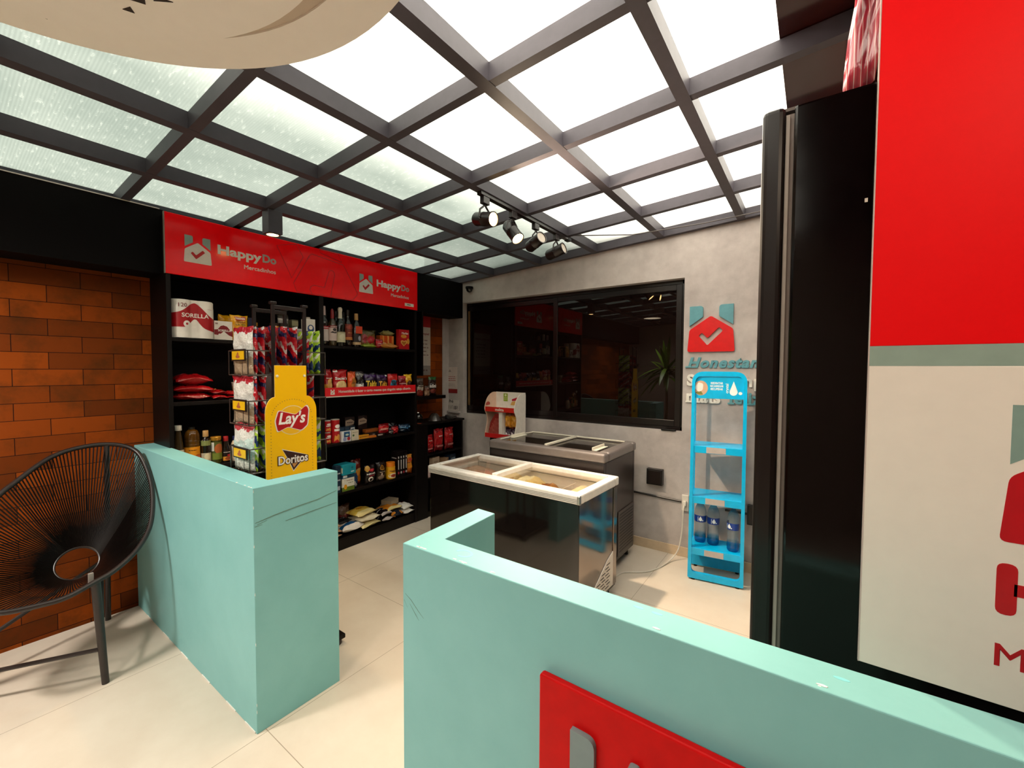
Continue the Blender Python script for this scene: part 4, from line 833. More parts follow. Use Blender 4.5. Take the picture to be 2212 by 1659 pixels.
SUN = N('sun_gold'); SUN.set(.35); sc_ = SUN.n('SeparateXYZ'); tcs = SUN.n('TexCoord'); SUN.l(tcs.outputs['Generated'], sc_.inputs[0]); SUN.l(SUN.ramp(sc_.outputs[2], [(0, '#d97c14'), (.5, '#f0b01c'), (1, '#f4b820')]), SUN.b.inputs['Base Color'])
flat([circ(.004, 1.318, .075, n=40)], at(FX, .1276, 0, 0), .0006, 'logo_sun', SUN.m, rk)
rib = rp([(-.073, 1.262), (-.085, 1.318), (-.068, 1.372), (.02, 1.345), (.078, 1.392), (.092, 1.372), (.084, 1.285), (.05, 1.258), (-.02, 1.285)], .012, 3)
flat([[(y*1.07, 1.32+(z-1.32)*1.09) for y, z in rib]], at(FX, .1282, 0, 0), .0005, 'logo_ribbon_edge', mat('#eadfd2', .4), rk)
flat([rib], at(FX, .1287, 0, 0), .0006, 'logo_ribbon', mat('#b5141c', .35), rk)
text("Lay's", rk, at(FX, .1294, .002, 1.322), mat('#f2ece4', .4), w=.145, h=.085, off=.028, shear=.22, ext=.0006)
dy, dz = .008, 1.107
flat([[(-.062+dy, .062+dz), (.073+dy, .012+dz), (-.002+dy, -.068+dz), (-.004+dy, -.066+dz), (-.032+dy, .0+dz)]], at(FX, .127, 0, 0), .0006, 'logo_triangle_edge', mat('#eadfd0', .4), rk)
flat([[(-.058+dy, .056+dz), (.07+dy, .012+dz), (-.002+dy, -.062+dz), (-.028+dy, .0+dz)]], at(FX, .1276, 0, 0), .0006, 'logo_triangle', mat('#33140c', .4), rk)
flat([[(.0+dy, -.047+dz), (.052+dy, .006+dz), (.03+dy, .008+dz), (-.002+dy, -.026+dz), (-.012+dy, -.02+dz)]], at(FX, .1282, 0, 0), .0004, 'logo_triangle_glint', mat('#c98a4a', .4), rk)
text('Doritos', rk, at(FX, .1288, dy-.002, dz), mat('#3a160e', .4), w=.168, h=.052, off=.06, ext=.0004)
text('Doritos', rk, at(FX, .1293, dy-.002, dz), mat('#efe8e0', .4), w=.158, h=.045, off=.022, ext=.0006)
flat([rp([(-.04, .93), (-.01, .985), (.03, .96), (.07, .985), (.09, .93)], .02)], at(FX, .127, 0, 0), .0006, 'logo_emblem', mat('#2a1a10', .4), rk)
# snack bags in the baskets
RN = band('rednavy', [(0, '#b01420'), (.34, '#1c1c4a'), (.6, '#b81620'), (.82, '#c8c0bc')], wob=.35, diag=.5, rep=2, rough=.12, crinkle=.6)
GNV = band('greennavy', [(0, '#9cc02c'), (.35, '#16305c'), (.62, '#a8c83c'), (.84, '#dcdcd0')], wob=.35, diag=.55, rep=2.2, rough=.12, crinkle=.6)
SIL = band('silver', [(0, '#b09a80'), (.35, '#d8d4cc'), (.6, '#e4e0d8'), (.86, '#b01c2a')], wob=.35, rough=.12, crinkle=.6)
SIL2 = band('silver2', [(0, '#d8d8cc'), (.3, '#c4dcd4'), (.6, '#e4e4dc'), (.85, '#b8444c')], wob=.5, rough=.12, crinkle=.6)
ORW = band('orwh', [(0, '#d8683a'), (.4, '#d4ccc4'), (.7, '#c8542c')], wob=.4, diag=.3, rough=.15, crinkle=.5)
def chips(i, side, k, dx, m, lab, seed, tw=0, h=.245, w=.18, dz=.004):
    y = cy+side*(.118+.030*(2-k)) if side else cy
    bag('chip_bag', lab, 'snack bag', (cx+dx, y, tiers[i]+dz), w, h, .030, m, rot=(-math.pi/2 if side <= 0 else math.pi/2)+tw, seed=seed, group='snack bags in the wire baskets', wr=.005)
chips(0, -1, 0, -.005, SIL, 'silver and clear snack bag at the front of the top left basket', 81, .12)
chips(0, -1, 1, .005, RN, 'red and navy striped snack bag, second in the top left basket', 82, -.05)
chips(0, -1, 2, .0, RN, 'red and navy striped snack bag at the back of the top left basket', 83, .05)
for k, (y, lab, m) in enumerate(((-.05, 'red and navy snack bag between the upper posts, left', RN), (.0, 'silver red snack bag between the upper posts, middle', RN), (.05, 'red and navy snack bag between the upper posts, right', RN))):
    bag('chip_bag', lab, 'snack bag', (cx+.0, cy+y, tiers[0]+.012), .17, .25, .034, m, rot=-math.pi/2+.1*(k-1), seed=84+k, group='snack bags in the wire baskets', wr=.005)
chips(0, 1, 2, .0, RN, 'red snack bag low in the top right basket', 87, .05, .2)
chips(0, 1, 1, .0, GNV, 'green and navy striped snack bag in the top right basket, inner', 88, -.04)
chips(0, 1, 0, .005, GNV, 'green and navy striped snack bag at the outer edge of the top right basket', 89, .08)
chips(1, -1, 0, -.01, SIL, 'silver and white snack bag at the front of the second left basket', 91, .15)
chips(1, -1, 1, .005, RN, 'red and navy striped snack bag, second in the second left basket', 92, -.1)
chips(1, -1, 2, .005, RN, 'red and navy striped snack bag behind the yellow board, second left basket', 93, .06)
chips(1, 1, 1, .0, RN, 'red snack bag in the second right basket beside the board', 94, .0)
chips(2, -1, 0, -.01, SIL2, 'white and pale green snack bag at the front of the third left basket', 95, .15)
chips(2, -1, 1, .005, GNV, 'green and navy striped snack bag, second in the third left basket', 96, -.1)
chips(2, -1, 2, .005, GNV, 'green and navy striped snack bag behind the yellow board, third left basket', 97, .06)
chips(2, 1, 1, .0, SIL2, 'pale snack bag in the third right basket, inner', 98, .0)
chips(2, 1, 0, .005, GNV, 'green and navy striped snack bag in the third right basket, outer', 99, .06)
chips(3, -1, 0, -.005, ORW, 'orange and white snack bag in the lowest left basket, front', 101, .2, .17)
chips(3, -1, 1, .005, ORW, 'orange and white snack bag in the lowest left basket, behind', 102, -.1, .19)
chips(3, 1, 1, .0, SIL, 'white snack bag in the lowest right basket', 103, .0, .19)

# ------------------------------------------------------------------ woven chair
ch = thing('woven_chair', 'dark string woven egg chair on splayed metal legs by the brick wall', 'chair', (-3.2, .4, 0))
o_ = Vector((-3.2, .4, 0))
rim = [(-2.858, .178, .527), (-2.844, .29, .513), (-2.843, .374, .512), (-2.866, .473, .535), (-2.891, .561, .561), (-2.947, .66, .618), (-3.031, .736, .703), (-3.155, .782, .829), (-3.272, .795, .948), (-3.385, .776, 1.065), (-3.438, .715, 1.117), (-3.457, .617, 1.136), (-3.449, .511, 1.128), (-3.426, .427, 1.105), (-3.388, .358, 1.066), (-3.328, .275, 1.005), (-3.285, .219, .962), (-3.20, .12, .86), (-3.08, .05, .745), (-2.97, .04, .64), (-2.90, .10, .565)]
rim = [Vector(p)-o_ for p in rim]
def closed_spline(P, n):
    k = len(P); L = [0]
    for i in range(k): L.append(L[-1]+(P[(i+1) % k]-P[i]).length)
    out = []
    for q in range(n):
        s = L[-1]*q/n; i = max(j for j in range(k) if L[j] <= s); t = (s-L[i])/(L[i+1]-L[i])
        a, b_, c, d = P[i-1], P[i], P[(i+1) % k], P[(i+2) % k]
        out.append(.5*((2*b_)+(c-a)*t+(2*a-5*b_+4*c-d)*t*t+(3*b_-a-3*c+d)*t**3))
    return out
RS = closed_spline(rim, 156)
CH = mat('#241a17', .35, .5); CORD = mat('#0c0503', .4, .3)
B().tube(RS, .0125, 10, closed=True).obj('seat_rim', CH, ch, smooth=True)
hc = Vector((-3.305, .484, .508))-o_
hu = (Vector((-3.36, .487, .58))-Vector((-3.25, .475, .44)))*.5; hv = Vector((.0, .09, .0))
holes = [hc+hu*math.sin(a)+hv*math.cos(a) for a in [2*math.pi*k/156 for k in range(156)]]
# match hole angle to rim angle
i0 = max(range(156), key=lambda i: RS[i].y); hs = closed_spline([holes[k] for k in range(0, 156, 6)], 156)
up_ = RS[(i0+10) % 156].z > RS[i0].z
b = B()
for k in range(156):
    p = RS[(i0+k) % 156]; q = hs[k % 156] if up_ else hs[(-k) % 156]
    mid = (p+q)*.5+Vector((-.010, 0, -.018))
    b.tube([p, mid, q], .0031, 5)
b.obj('woven_cords', CORD, ch, smooth=True)
B().tube(closed_spline(holes[::12], 48), .006, 8, closed=True).obj('centre_ring', CH, ch, smooth=True)
LEG = mat('#2b2320', .35, .5)
def leg(p, q, r0=.02, r1=.015): B().tube([Vector(p)-o_, Vector(q)-o_], [r0, r1], 10).obj('leg', LEG, ch, smooth=True)
leg((-2.905, .486, .53), (-2.88, .508, 0)); leg((-3.452, .645, 1.128), (-3.60, .655, 0), .013, .015); leg((-3.12, .10, .66), (-3.33, -.13, 0))
for p, q in (((-2.89, .489, .18), (-3.28, -.075, .15)), ((-3.50, .62, .42), (-3.30, -.08, .12)), ((-2.885, .50, .25), (-3.49, .615, .5))):
    B().tube([Vector(p)-o_, Vector(q)-o_], .0105, 8).obj('stretcher', LEG, ch, smooth=True)
B().box(-.008, .008, -.01, .01, -.02, .03).xf(Matrix.Translation(Vector((-2.90, .47, .545))-o_)).obj('bracket', mat('#8a8078', .35), ch, bevel=.002)

# ------------------------------------------------------------------ chest freezers
def freezer(name_l, loc, rot, L, D, zb, zt, body, tub='#e4ded4', dep=.26):
    """origin at front right floor corner; x to the left is negative, y to the back"""
    t = thing('chest_freezer', name_l, 'freezer', loc, rot)
    g = .012
    b = B()
    b.box(-L+g, -g, g, D-g, .07, .10)
    b.box(-L+g, -g, g, g+.04, .10, zb); b.box(-L+g, -g, D-g-.04, D-g, .10, zb); b.box(-L+g, -L+g+.04, g+.04, D-g-.04, .10, zb); b.box(-g-.04, -g, g+.04, D-g-.04, .10, zb)
    b.obj('body', body, t, bevel=.004)
    b = B(); b.box(-L+.06, -.06, .06, D-.06, zb-dep, zb-dep+.01)
    for q in ((-L+.053, -L+.06, .053, D-.053), (-.06, -.053, .053, D-.053), (-L+.06, -.06, .053, .06), (-L+.06, -.06, D-.06, D-.053)): b.box(*q, zb-dep, zb)
    b.obj('inner_tub', mat(tub, .4), t)
    return t
STEEL = mat('#15100e', .07, .7); SIDE = mat('#8a7d74', .10, .5, .85, 0, .02)
f1 = freezer('black chest freezer with white rim, nearest, sliding glass lids', (-1.117, 2.263, 0), -.0242, 1.325, .59, .785, .845, STEEL)
WR = mat('#efe9e1', .35, .5)
L, D, zb, zt = 1.325, .59, .785, .845
b = B()
for (x0, x1, y0, y1) in ((-L, 0, 0, .075), (-L, 0, D-.055, D), (-L, -L+.06, .075, D-.055), (-.06, 0, .075, D-.055)):
    b.box(x0, x1, y0, y1, zb, zt)
b.obj('rim', WR, f1, bevel=.010, seg=2)
b = B()
for z in (.797, .806, .815): b.box(-L+.01, -.012, -.0015, .001, z, z+.003)
b.obj('rim_groove', mat('#8f877e', .4), f1)
B().box(-.018, .002, -.002, .02, zb+.002, zt-.004).obj('corner_cap', mat('#b8b2aa', .15, .5, .9), f1, bevel=.004)
B().box(-L+.055, -L+.09, .07, D-.05, zt, zt+.012).obj('lid_rail', WR, f1, bevel=.003)
B().box(-.735, -.69, .07, D-.05, zt-.022, zt+.012).obj('lid_bar', WR, f1, bevel=.003)
B().box(-L+.06, -.06, D-.075, D-.055, zt-.03, zt+.006).obj('lid_rail', WR, f1, bevel=.003)
for x0, x1 in ((-L+.06, -.70), (-.72, -.06)):
    B().box(x0, x1, .072, D-.058, zt-.022, zt-.018).obj('glass_lid', glass('#fbfaf7', .03, .0), f1)
B().box(-.012, -.0105, .02, D-.02, .09, zb-.004).obj('side_panel', SIDE, f1)
B().box(-.0105, -.004, D-.075, D-.02, .09, zb-.01).obj('corner_pillar', SIDE, f1, bevel=.01, seg=3)
gr = B().prism([(.20, .095), (D-.075, .095), (D-.075, .335), (.42, .30), (.20, .17)], 'x', -.0105, -.004).obj('vent_grille', mat('#dcd3c8', .4), f1, bevel=.003)
b = B()
for j in range(9):
    z = .115+.022*j
    for k in range(4):
        y = .235+.075*k+(.02 if j % 2 else 0)
        if y+.055 < D-.085 and z < .13+.55*(y-.2)+.03: b.box(-.0042, -.0034, y, y+.055, z, z+.007)
b.obj('vent_slot', mat('#1a1210', .5), gr)
for x in (-.06, -L+.06):
    for y in (.06, D-.06): B().cyl((x, y, 0), (x, y, .075), .02, n=12).obj('foot', BLACK, f1)
b = B()
for k in range(9): b.cyl((-.30+.0*k, .12+.045*k, .56), (-.30, .12+.045*k, .765), .0018, n=6)
b.cyl((-.30, .1, .765), (-.30, .52, .765), .003, n=6); b.cyl((-.30, .1, .56), (-.30, .52, .56), .003, n=6)
b.obj('wire_divider', mat('#d8d0c4', .35), f1)
FZ = lambda lab, x, y, z, w, dep, th, m, s, yaw=0: bag('frozen_food_bag', lab, 'frozen food', (-1.117+x+w/2, 2.263+y+dep/2+.024*x*-1, z+th/2), dep, w, th, m, lie=(0, yaw), seed=s, wr=.008)
PEACH = band('peach', [(0, '#d8a890'), (.4, '#e0bca4'), (.7, '#d49c84')], wob=.5, crinkle=.5); YLW = band('paleyel', [(0, '#e4c884'), (.4, '#ecdcae'), (.75, '#dcae5a')], wob=.5, crinkle=.5)
FZ('pinkish frozen bag under the left glass lid, nearest', -1.06, .08, .535, .40, .40, .27, PEACH, 111)
FZ('pale yellow frozen bag under the left glass lid, behind', -.84, .16, .54, .24, .40, .25, YLW, 112)
FZ('yellow frozen bag under the right glass lid, left part', -.60, .10, .53, .21, .44, .26, YLW, 113)
FZ('brown and orange frozen pack in the middle of the right half', -.41, .10, .53, .15, .36, .25, band('brn', [(0, '#a8743c'), (.4, '#8a5428'), (.6, '#d0a060')], wob=.4, crinkle=.3), 114)
FZ('pale frozen bag beside the wire divider at the right end', -.17, .12, .53, .17, .44, .25, YLW, 115)

f2 = freezer('dark brown chest freezer with silver rim, behind the white rimmed one', (-1.235, 2.905, 0), .0, 1.09, .68, .90, .97, mat('#2c211d', .3, .5), '#b0a8a4', .2)
L, D, zb, zt = 1.09, .68, .90, .975
SILR = mat('#8a807c', .32, .5, .4)
b = B()
for (x0, x1, y0, y1) in ((-L, 0, 0, .085), (-L, 0, D-.07, D), (-L, -L+.07, .085, D-.07), (-.09, 0, .085, D-.07)): b.box(x0, x1, y0, y1, zb, zt)
b.obj('rim', SILR, f2, bevel=.02, seg=4)
for x0, x1, z in ((-L+.065, -.54, zt-.006), (-.56, -.085, zt-.012)):
    B().box(x0, x1, .08, D-.065, z-.005, z).obj('glass_lid', glass('#e0dcd8', .03, .25), f2)
LW = mat('#e2dac8', .35)
b = B(); b.box(-.565, -.535, .08, D-.065, zt-.008, zt+.008); b.obj('lid_bar', LW, f2, bevel=.003)
b = B(); b.box(-L+.065, -L+.078, .08, D-.065, zt-.004, zt+.006); b.box(-L+.065, -.08, D-.075, D-.064, zt-.004, zt+.008); b.obj('lid_frame', LW, f2, bevel=.002)
for x, y0 in ((-L+.10, .22), (-.13, .10)):
    b = B(); b.box(x-.02, x-.008, y0, y0+.22, zt-.006, zt+.02); b.box(x-.02, x+.02, y0, y0+.22, zt-.006, zt); b.obj('lid_handle', LW, f2, bevel=.003)
gr = B().box(-.012, -.004, .30, D-.03, .10, .46).obj('vent_grille', mat('#4a403c', .4), f2, bevel=.004)
b = B()
for k in range(13): b.box(-.0045, -.0032, .325, D-.055, .125+.025*k, .137+.025*k)
b.obj('vent_slot', mat('#150f0d', .5), gr)
for x in (-.06, -L+.06):
    for y in (.06, D-.06): B().cyl((x, y, 0), (x, y, .075), .02, n=12).obj('foot', BLACK, f2)

# ------------------------------------------------------------------ white display stand by the window, on a black pedestal
B().box(-2.80, -2.47, 3.52, 3.72, 0, .87).obj('display_pedestal', BLACK, bevel=.004)
tag(bpy.data.objects['display_pedestal'], 'black pedestal under the white curved display stand', 'pedestal')
ds = thing('display_stand', 'white curved cardboard display stand with red strip under the window', 'display stand', (-2.66, 3.5, .871))
prof = [(.0, 0), (.0, .03), (.035, .13), (.045, .19), (.035, .235), (.0, .29), (.0, .325), (.03, .40), (.08, .45), (.14, .475), (.205, .475), (.205, 0)]
prof = [tuple(p) for p in prof]
CARD = mat('#e6dcd0', .5); CARDP = mat('#dcb8a0', .5)
for x in (-.195, .19):
    b = B(); b.prism(rp(prof, .03, 3), 'x', x-.004, x+.004)
    b.obj('side_panel', CARD if x > 0 else CARDP, ds)
B().box(-.195, .19, .197, .205, 0, .475).obj('back_panel', CARD, ds)
B().box(-.191, .186, .01, .2, .0, .012).obj('floor_panel', CARD, ds); B().box(-.191, .186, .03, .2, .285, .293).obj('shelf', CARD, ds)
B().box(-.191, .186, .004, .010, .275, .325).obj('shelf_strip', mat('#c8281c', .35), ds); B().box(-.191, .186, .0, .006, .0, .045).obj('base_strip', mat('#c01c1c', .35), ds)
B().box(-.02, .02, .02, .2, .012, .285).obj('centre_divider', CARD, ds)
text('melitta', ds, at(FY, .0, .003, .30), mat('#efe4d4', .4), w=.11, off=.02)
b = B(); b.prism(rp([(-.175, .012), (-.025, .012), (-.025, .255), (-.085, .255), (-.15, .16), (-.175, .06)], .02, 3), 'y', .045, .05)
b.obj('red_backing', mat('#8a2018', .5), ds)
b = B()
rw = random.Random(5)
for k in range(9):
    x = -.165+.016*k; b.tube([(x+.006*math.sin(3*j+k), .0446, .02+j*.026) for j in range(3+min(k, 5))], .0014, 5)
b.obj('wavy_print', mat('#d88a78', .5), ds)
B().box(-.09, -.035, .1955, .197, .375, .46).obj('green_tag', mat('#8fa62c', .5), ds)
b = B(); b.prism(circ(-.0625, .44, .013, n=14), 'y', .1946, .1955); b.box(-.082, -.043, .1946, .1955, .41, .414); b.box(-.082, -.043, .1946, .1955, .395, .398); b.obj('tag_print', mat('#d8dcb0', .5), ds)
flat([rp([(-.10, .335), (-.03, .34), (-.03, .365), (-.065, .378), (-.10, .36)], .01)], at(FX, -.1905, .115, 0) , .0008, 'side_emblem', mat('#a83a2a', .5), ds)
flat([rp([(.02, .38), (.19, .40), (.185, .43), (.1, .425), (.02, .40)], .01)], at(FY, 0, .197, 0), .0008, 'red_print', mat('#b81c34', .5), ds)
flat([rp([(.0, .335), (.185, .335), (.185, .395), (.02, .375)], .01)], at(FY, 0, .197, 0), .0008, 'orange_print', mat('#dca85a', .5), ds)
for k, (x, lab) in enumerate(((.058, 'yellow coffee pack in the white display stand, left'), (.135, 'yellow coffee pack in the white display stand, right'))):
    bag('coffee_pack', lab, 'coffee', (-2.66+x, 3.59, .970), .08, .165, .06, band('yelcof', [(0, '#5a2410'), (.12, '#c8841c'), (.55, '#d8981c'), (.8, '#8a4414')], wob=.3, crinkle=.4), rot=-math.pi/2, seed=120+k)
    bag('coffee_pack', ['white and purple pack under the yellow one, left', 'white and purple pack under the yellow one, right'][k], 'coffee', (-2.66+x, 3.59, .884), .08, .085, .06, band('purpk', [(0, '#c8b8c0'), (.3, '#5a3a6a'), (.45, '#e0d4d4'), (.7, '#3a2434')], wob=.6, diag=.4, crinkle=.4), rot=-math.pi/2, seed=124+k)

# ------------------------------------------------------------------ blue water rack
ang = math.atan2(.053, .377)
br_ = thing('water_rack', 'bright blue plastic rack with open shelves in front of the cement wall', 'rack', (-.5725, 3.4415, 0), ang)
w2 = .188; ts = .024
def frame(y, name):
    outer = rp([(-w2, .012), (w2, .012), (w2-.006, 1.585), (-w2+.006, 1.585)], [.012, .012, .085, .085], 8)
    inner = rp([(-w2+ts, .055), (w2-ts, .055), (w2-ts-.004, 1.555), (-w2+ts+.004, 1.555)], [.035, .035, .06, .06], 8)
    return flat([outer, inner], at(FY, 0, y, 0), .035, name, CYAN, br_, bevel=.004)
frame(.0, 'front_frame')
outer = rp([(-w2, .012), (w2, .012), (w2-.006, 1.57), (-w2+.006, 1.57)], [.012, .012, .05, .05], 6); inner = rp([(-w2+.02, .095), (w2-.02, .095), (w2-.02, 1.545), (-w2+.02, 1.545)], .03, 6)
flat([outer, inner], at(FY, 0, .24, 0), .02, 'rear_frame', CYAN, br_)
for x in (-w2+.003, w2-.025):
    for z in (.205, .60, .985): B().box(x, x+.022, .0, .22, z+.008, z+.030).obj('side_rail', CYAN, br_, bevel=.003)
B().box(-w2+.02, w2-.02, -.022, -.012, 1.385, 1.548).obj('header_panel', mat('#0ab0e8', .3), br_)
for zf, zz in ((.985, .985), (.60, .605), (.205, .215)):
    b = B(); b.box(-w2+.018, w2-.018, -.028, .225, zf+.030, zf+.040); b.box(-w2+.018, w2-.018, -.03, -.022, zf-.012, zf+.042)
    s_ = b.obj('shelf', CYAN, br_, bevel=.003)
    B().box(-.075, .055, -.0315, -.030, zf-.008, zf+.036).obj('price_strip', mat('#b0a8a4', .4), s_)
for x in (-.15, .15):
    for y in (-.02, .23): B().cyl((x, y, 0), (x, y, .013), .014, n=12).obj('foot', BLACK, br_)
HW = mat('#e6f0f2', .4)
b = B(); b.prism([(.096+.026*math.cos(a), 1.437+.026*math.sin(a)) for a in [R(150+240*k/14) for k in range(15)]]+[(.096, 1.515)], 'y', -.0228, -.0222)
b.prism(circ(.140, 1.428, .0125, .011, 16), 'y', -.0228, -.0222); b.obj('drop_emblem', HW, br_)
text('crystal', br_, at(FY, .056, -.0222, 1.462) @ Matrix.Rotation(R(90), 4, 'Z'), HW, w=.07, off=.02)
for k, s_ in enumerate(('REIDRATAR', 'RECARREGAR', 'RECUPERAR')):
    text(s_, br_, at(FY, -.014, -.0222, 1.50-.022*k), HW, w=.088-.006*(k != 1), h=.016, off=.03)
flat([circ(-.122, 1.462, .048, .055, 28)], at(FY, 0, -.0222, 0), .0005, 'round_photo', mat('#c9a58a', .5), br_)
flat([rp([(-.165, 1.462), (-.14, 1.505), (-.105, 1.495), (-.108, 1.448), (-.135, 1.43)], .012)], at(FY, 0, -.0227, 0), .0004, 'photo_towel', mat('#e4e0da', .5), br_)
flat([rp([(-.16, 1.43), (-.14, 1.412), (-.105, 1.412), (-.12, 1.44)], .008)], at(FY, 0, -.0227, 0), .0004, 'photo_leaf', mat('#7a7a3c', .5), br_)
def water(name, lab, lx, rot, ly=.10):
    c = math.cos(ang); s = math.sin(ang); x = -.5725+lx*c-ly*s; y = 3.4415+lx*s+ly*c
    PB = N('blue_plastic'); PB.set(.05, .6, 0, 0, .0)
    k = 'PETB'
    if k not in MATS:
        n = N('clear_blue_plastic'); g = n.n('BsdfGlossy'); g.inputs['Roughness'].default_value = .06
        tr_ = n.n('BsdfTransparent'); tcx = n.n('TexCoord'); sx = n.n('SeparateXYZ'); n.l(tcx.outputs['Generated'], sx.inputs[0])
        n.l(n.ramp(sx.outputs[2], [(0, '#58b4dc'), (.17, '#5cb8e0'), (.24, '#ecf4f8'), (.78, '#ecf4f8'), (.92, '#90d0ec')]), tr_.inputs[0])
        d_ = n.n('BsdfDiffuse'); n.l(n.ramp(sx.outputs[2], [(0, '#1a8cc0'), (.2, '#2a98c8'), (.26, '#b8bcbc'), (.8, '#b0b8bc'), (.95, '#4aa0c8')]), d_.inputs[0])
        m1 = n.n('MixShader'); m1.inputs[0].default_value = .16; n.l(tr_.outputs[0], m1.inputs[1]); n.l(d_.outputs[0], m1.inputs[2])
        m2 = n.n('MixShader'); n.l(schlick(n), m2.inputs[0]); n.l(m1.outputs[0], m2.inputs[1]); n.l(g.outputs[0], m2.inputs[2])
        n.l(m2.outputs[0], n.out.inputs[0]); MATS[k] = n.m
    bpy.data.materials.remove(PB.m)
    pf = [(.0, .012), (.02, .004), (.034, 0), (.041, .012), (.043, .05), (.041, .058), (.042, .066), (.040, .10), (.038, .13), (.040, .165), (.043, .185), (.0435, .192), (.0435, .245), (.043, .25), (.041, .262), (.036, .285), (.024, .312), (.015, .325), (.0145, .338)]
    bottle('water_bottle', lab, 'bottle', (x, y, .2455), [(r_, z*.955) for r_, z in pf], MATS[k], ([(.016, .320), (.0165, .321), (.0165, .337), (0, .338)], mat('#2080c8', .4)), (.163, .215, mat('#123a8c', .35)),
           [('e', .05, .46, .13, .26, '#e8f0f4'), ('p', [(-.05, .6), (.15, .6), (.05, .92)], '#e8f0f4'), ('e', .22, .3, .05, .09, '#e8f0f4'), ('r', -.16, -.12, .15, .85, '#c8d8e8')], rot=rot, group='water bottles on the blue rack')
water('a', 'clear blue water bottle at the left of the bottom shelf', -.115, -1.45, .13)
water('b', 'clear blue water bottle in the middle of the bottom shelf', -.022, -1.40, .115)
water('c', 'clear blue water bottle at the right, closest to the shelf front, drop on its left', .115, -2.15, .055)

# ------------------------------------------------------------------ raised emblem and lettering on the cement wall
TEAL = mat('#5f9aa3', .4); LRED = mat('#e00f12', .3)
le = thing('wall_emblem', 'raised red house emblem with teal ears on the cement wall', 'emblem', (0, YB, 0))
logo(le, at(FY, 0, -.001, 0), .016, -.873, -.518, 1.746, 2.122, LRED, TEAL)
ll = thing('wall_lettering', 'raised slogan letters in teal and white on the cement wall behind the blue rack', 'lettering', (0, YB, 0))
LWH = mat('#ebe5da', .4)
def big(s, x, z, h, m, sh=0, w=None, al='LEFT'):
    return text(s, ll, at(FY, x, -.0005, z), m, w=w, h=h, ext=.012, off=.04, shear=sh, name='letters', align=al, spacing=1.13)
def serif(xs, z, m, sl=0, w=.040, t=.013):
    b = B()
    for x in xs: b.box(x-w/2, x+w/2, -.0145, -.0005, z, z+t)
    b.obj('letter_serif', m, ll, bevel=.002)
big('Honestamente', -.868, 1.657, .088, TEAL, .28, .80); serif([-.862, -.812], 1.6135, TEAL, w=.048)
big('Sua compra', -.872, 1.497, .125, LWH, 0, .68)
big('mais', -.874, 1.374, .10, LWH, 0, .262); serif([-.86, -.822, -.784, -.664], 1.324, LWH)
big('feliz', -.553, 1.376, .10, TEAL, 0, .225); serif([-.535, -.40], 1.324, TEAL, w=.05)

# ------------------------------------------------------------------ beverage fridge and logo panel at the right
fr_ = thing('beverage_fridge', 'tall glossy black upright fridge with a red and off-white logo panel on its side', 'fridge', (.0, 1.14, 0))
FBK = mat('#060101', .13, .28)
B().box(-.05, .60, 0, .68, .09, 2.185).obj('body', FBK, fr_, bevel=.006)
B().box(-.112, -.066, -.002, .66, .12, 2.19).obj('door', mat('#120807', .3, .4), fr_, bevel=.012, seg=3)
B().box(-.066, -.050, .006, .65, .14, 2.17).obj('door_gasket', mat('#6d625c', .4), fr_)
B().box(-.064, -.058, -.003, .008, .14, 2.165).obj('gasket_strip', mat('#8d837c', .35), fr_)
B().box(-.03, .58, .02, .66, .0, .09).obj('kick_plate', BLACK, fr_)
B().box(-.102, -.045, .03, .09, 2.19, 2.197).obj('hinge', mat('#5a4e48', .4), fr_)
B().box(.075, .080, -.0015, .0, 1.945, 1.953).obj('door_label', mat('#c8bcb0', .5), fr_)
pn = thing('logo_panel', None, None, (.09, -.009, .992)); pn.parent = fr_; pn['label'] = 'tall red and off-white logo panel on the side'
B().box(0, .62, -.003, .0, .657, 1.70).obj('red_field', mat('#f0040c', .5, .15, var=.015), pn, bevel=.001)
B().box(0, .62, -.003, .0, .617, .657).obj('sage_band', mat('#93a79c', .35), pn)
PWH = mat('#efe6dc', .28, .45, var=.015)
B().box(0, .62, -.003, .0, .0, .617).obj('white_field', PWH, pn, bevel=.001)
B().box(-.0015, .0005, -.0035, .006, 0, 1.70).obj('panel_edge', mat('#cbbab4', .4), pn)
lg = at(FY, -.09, -.003, -.992)
logo(pn, lg, .0006, .279, .51, 1.293, 1.54, mat('#c0101c', .35), mat('#86a098', .4), PWH)
HRED = mat('#c0161e', .35)
for x0 in (.278, .340): flat([rp([(x0, 1.160), (x0+.026, 1.160), (x0+.026, 1.254), (x0, 1.254)], .012, 4)], lg, .0006, 'lettering', HRED, pn)
flat([[(.300, 1.197), (.345, 1.197), (.345, 1.219), (.300, 1.219)]], lg, .0006, 'lettering', HRED, pn)
text('appyDo', pn, at(FY, .287, -.003, .205), HRED, w=.32, align='LEFT', off=.05, h=.095)
text('Mercadinhos', pn, at(FY, .19, -.003, .092), mat('#b81c24', .35), w=.30, align='LEFT', off=.01, h=.042)
fl = B()
cols = [(.034, 2.19), (.036, 2.25), (.041, 2.32), (.05, 2.38), (.055, 2.45), (.058, 2.55)]
V = [[fl.bm.verts.new((x+(.05+.004*(k))*j/5-.09, .06+.012*math.sin(2*j+k)-.008*j, z-.992)) for j in range(6)] for k, (x, z) in enumerate(cols)]
for a, c in zip(V, V[1:]):
    for j in range(5): fl.face([a[j], a[j+1], c[j+1], c[j]])
fm = N('red_film'); fm.set(.15, .6)
ft = fm.n('TexWave'); ft.bands_direction = 'X'; ft.inputs['Scale'].default_value = 9; ft.inputs['Distortion'].default_value = 6; ft.inputs['Detail'].default_value = 3; ft.inputs['Detail Scale'].default_value = .6
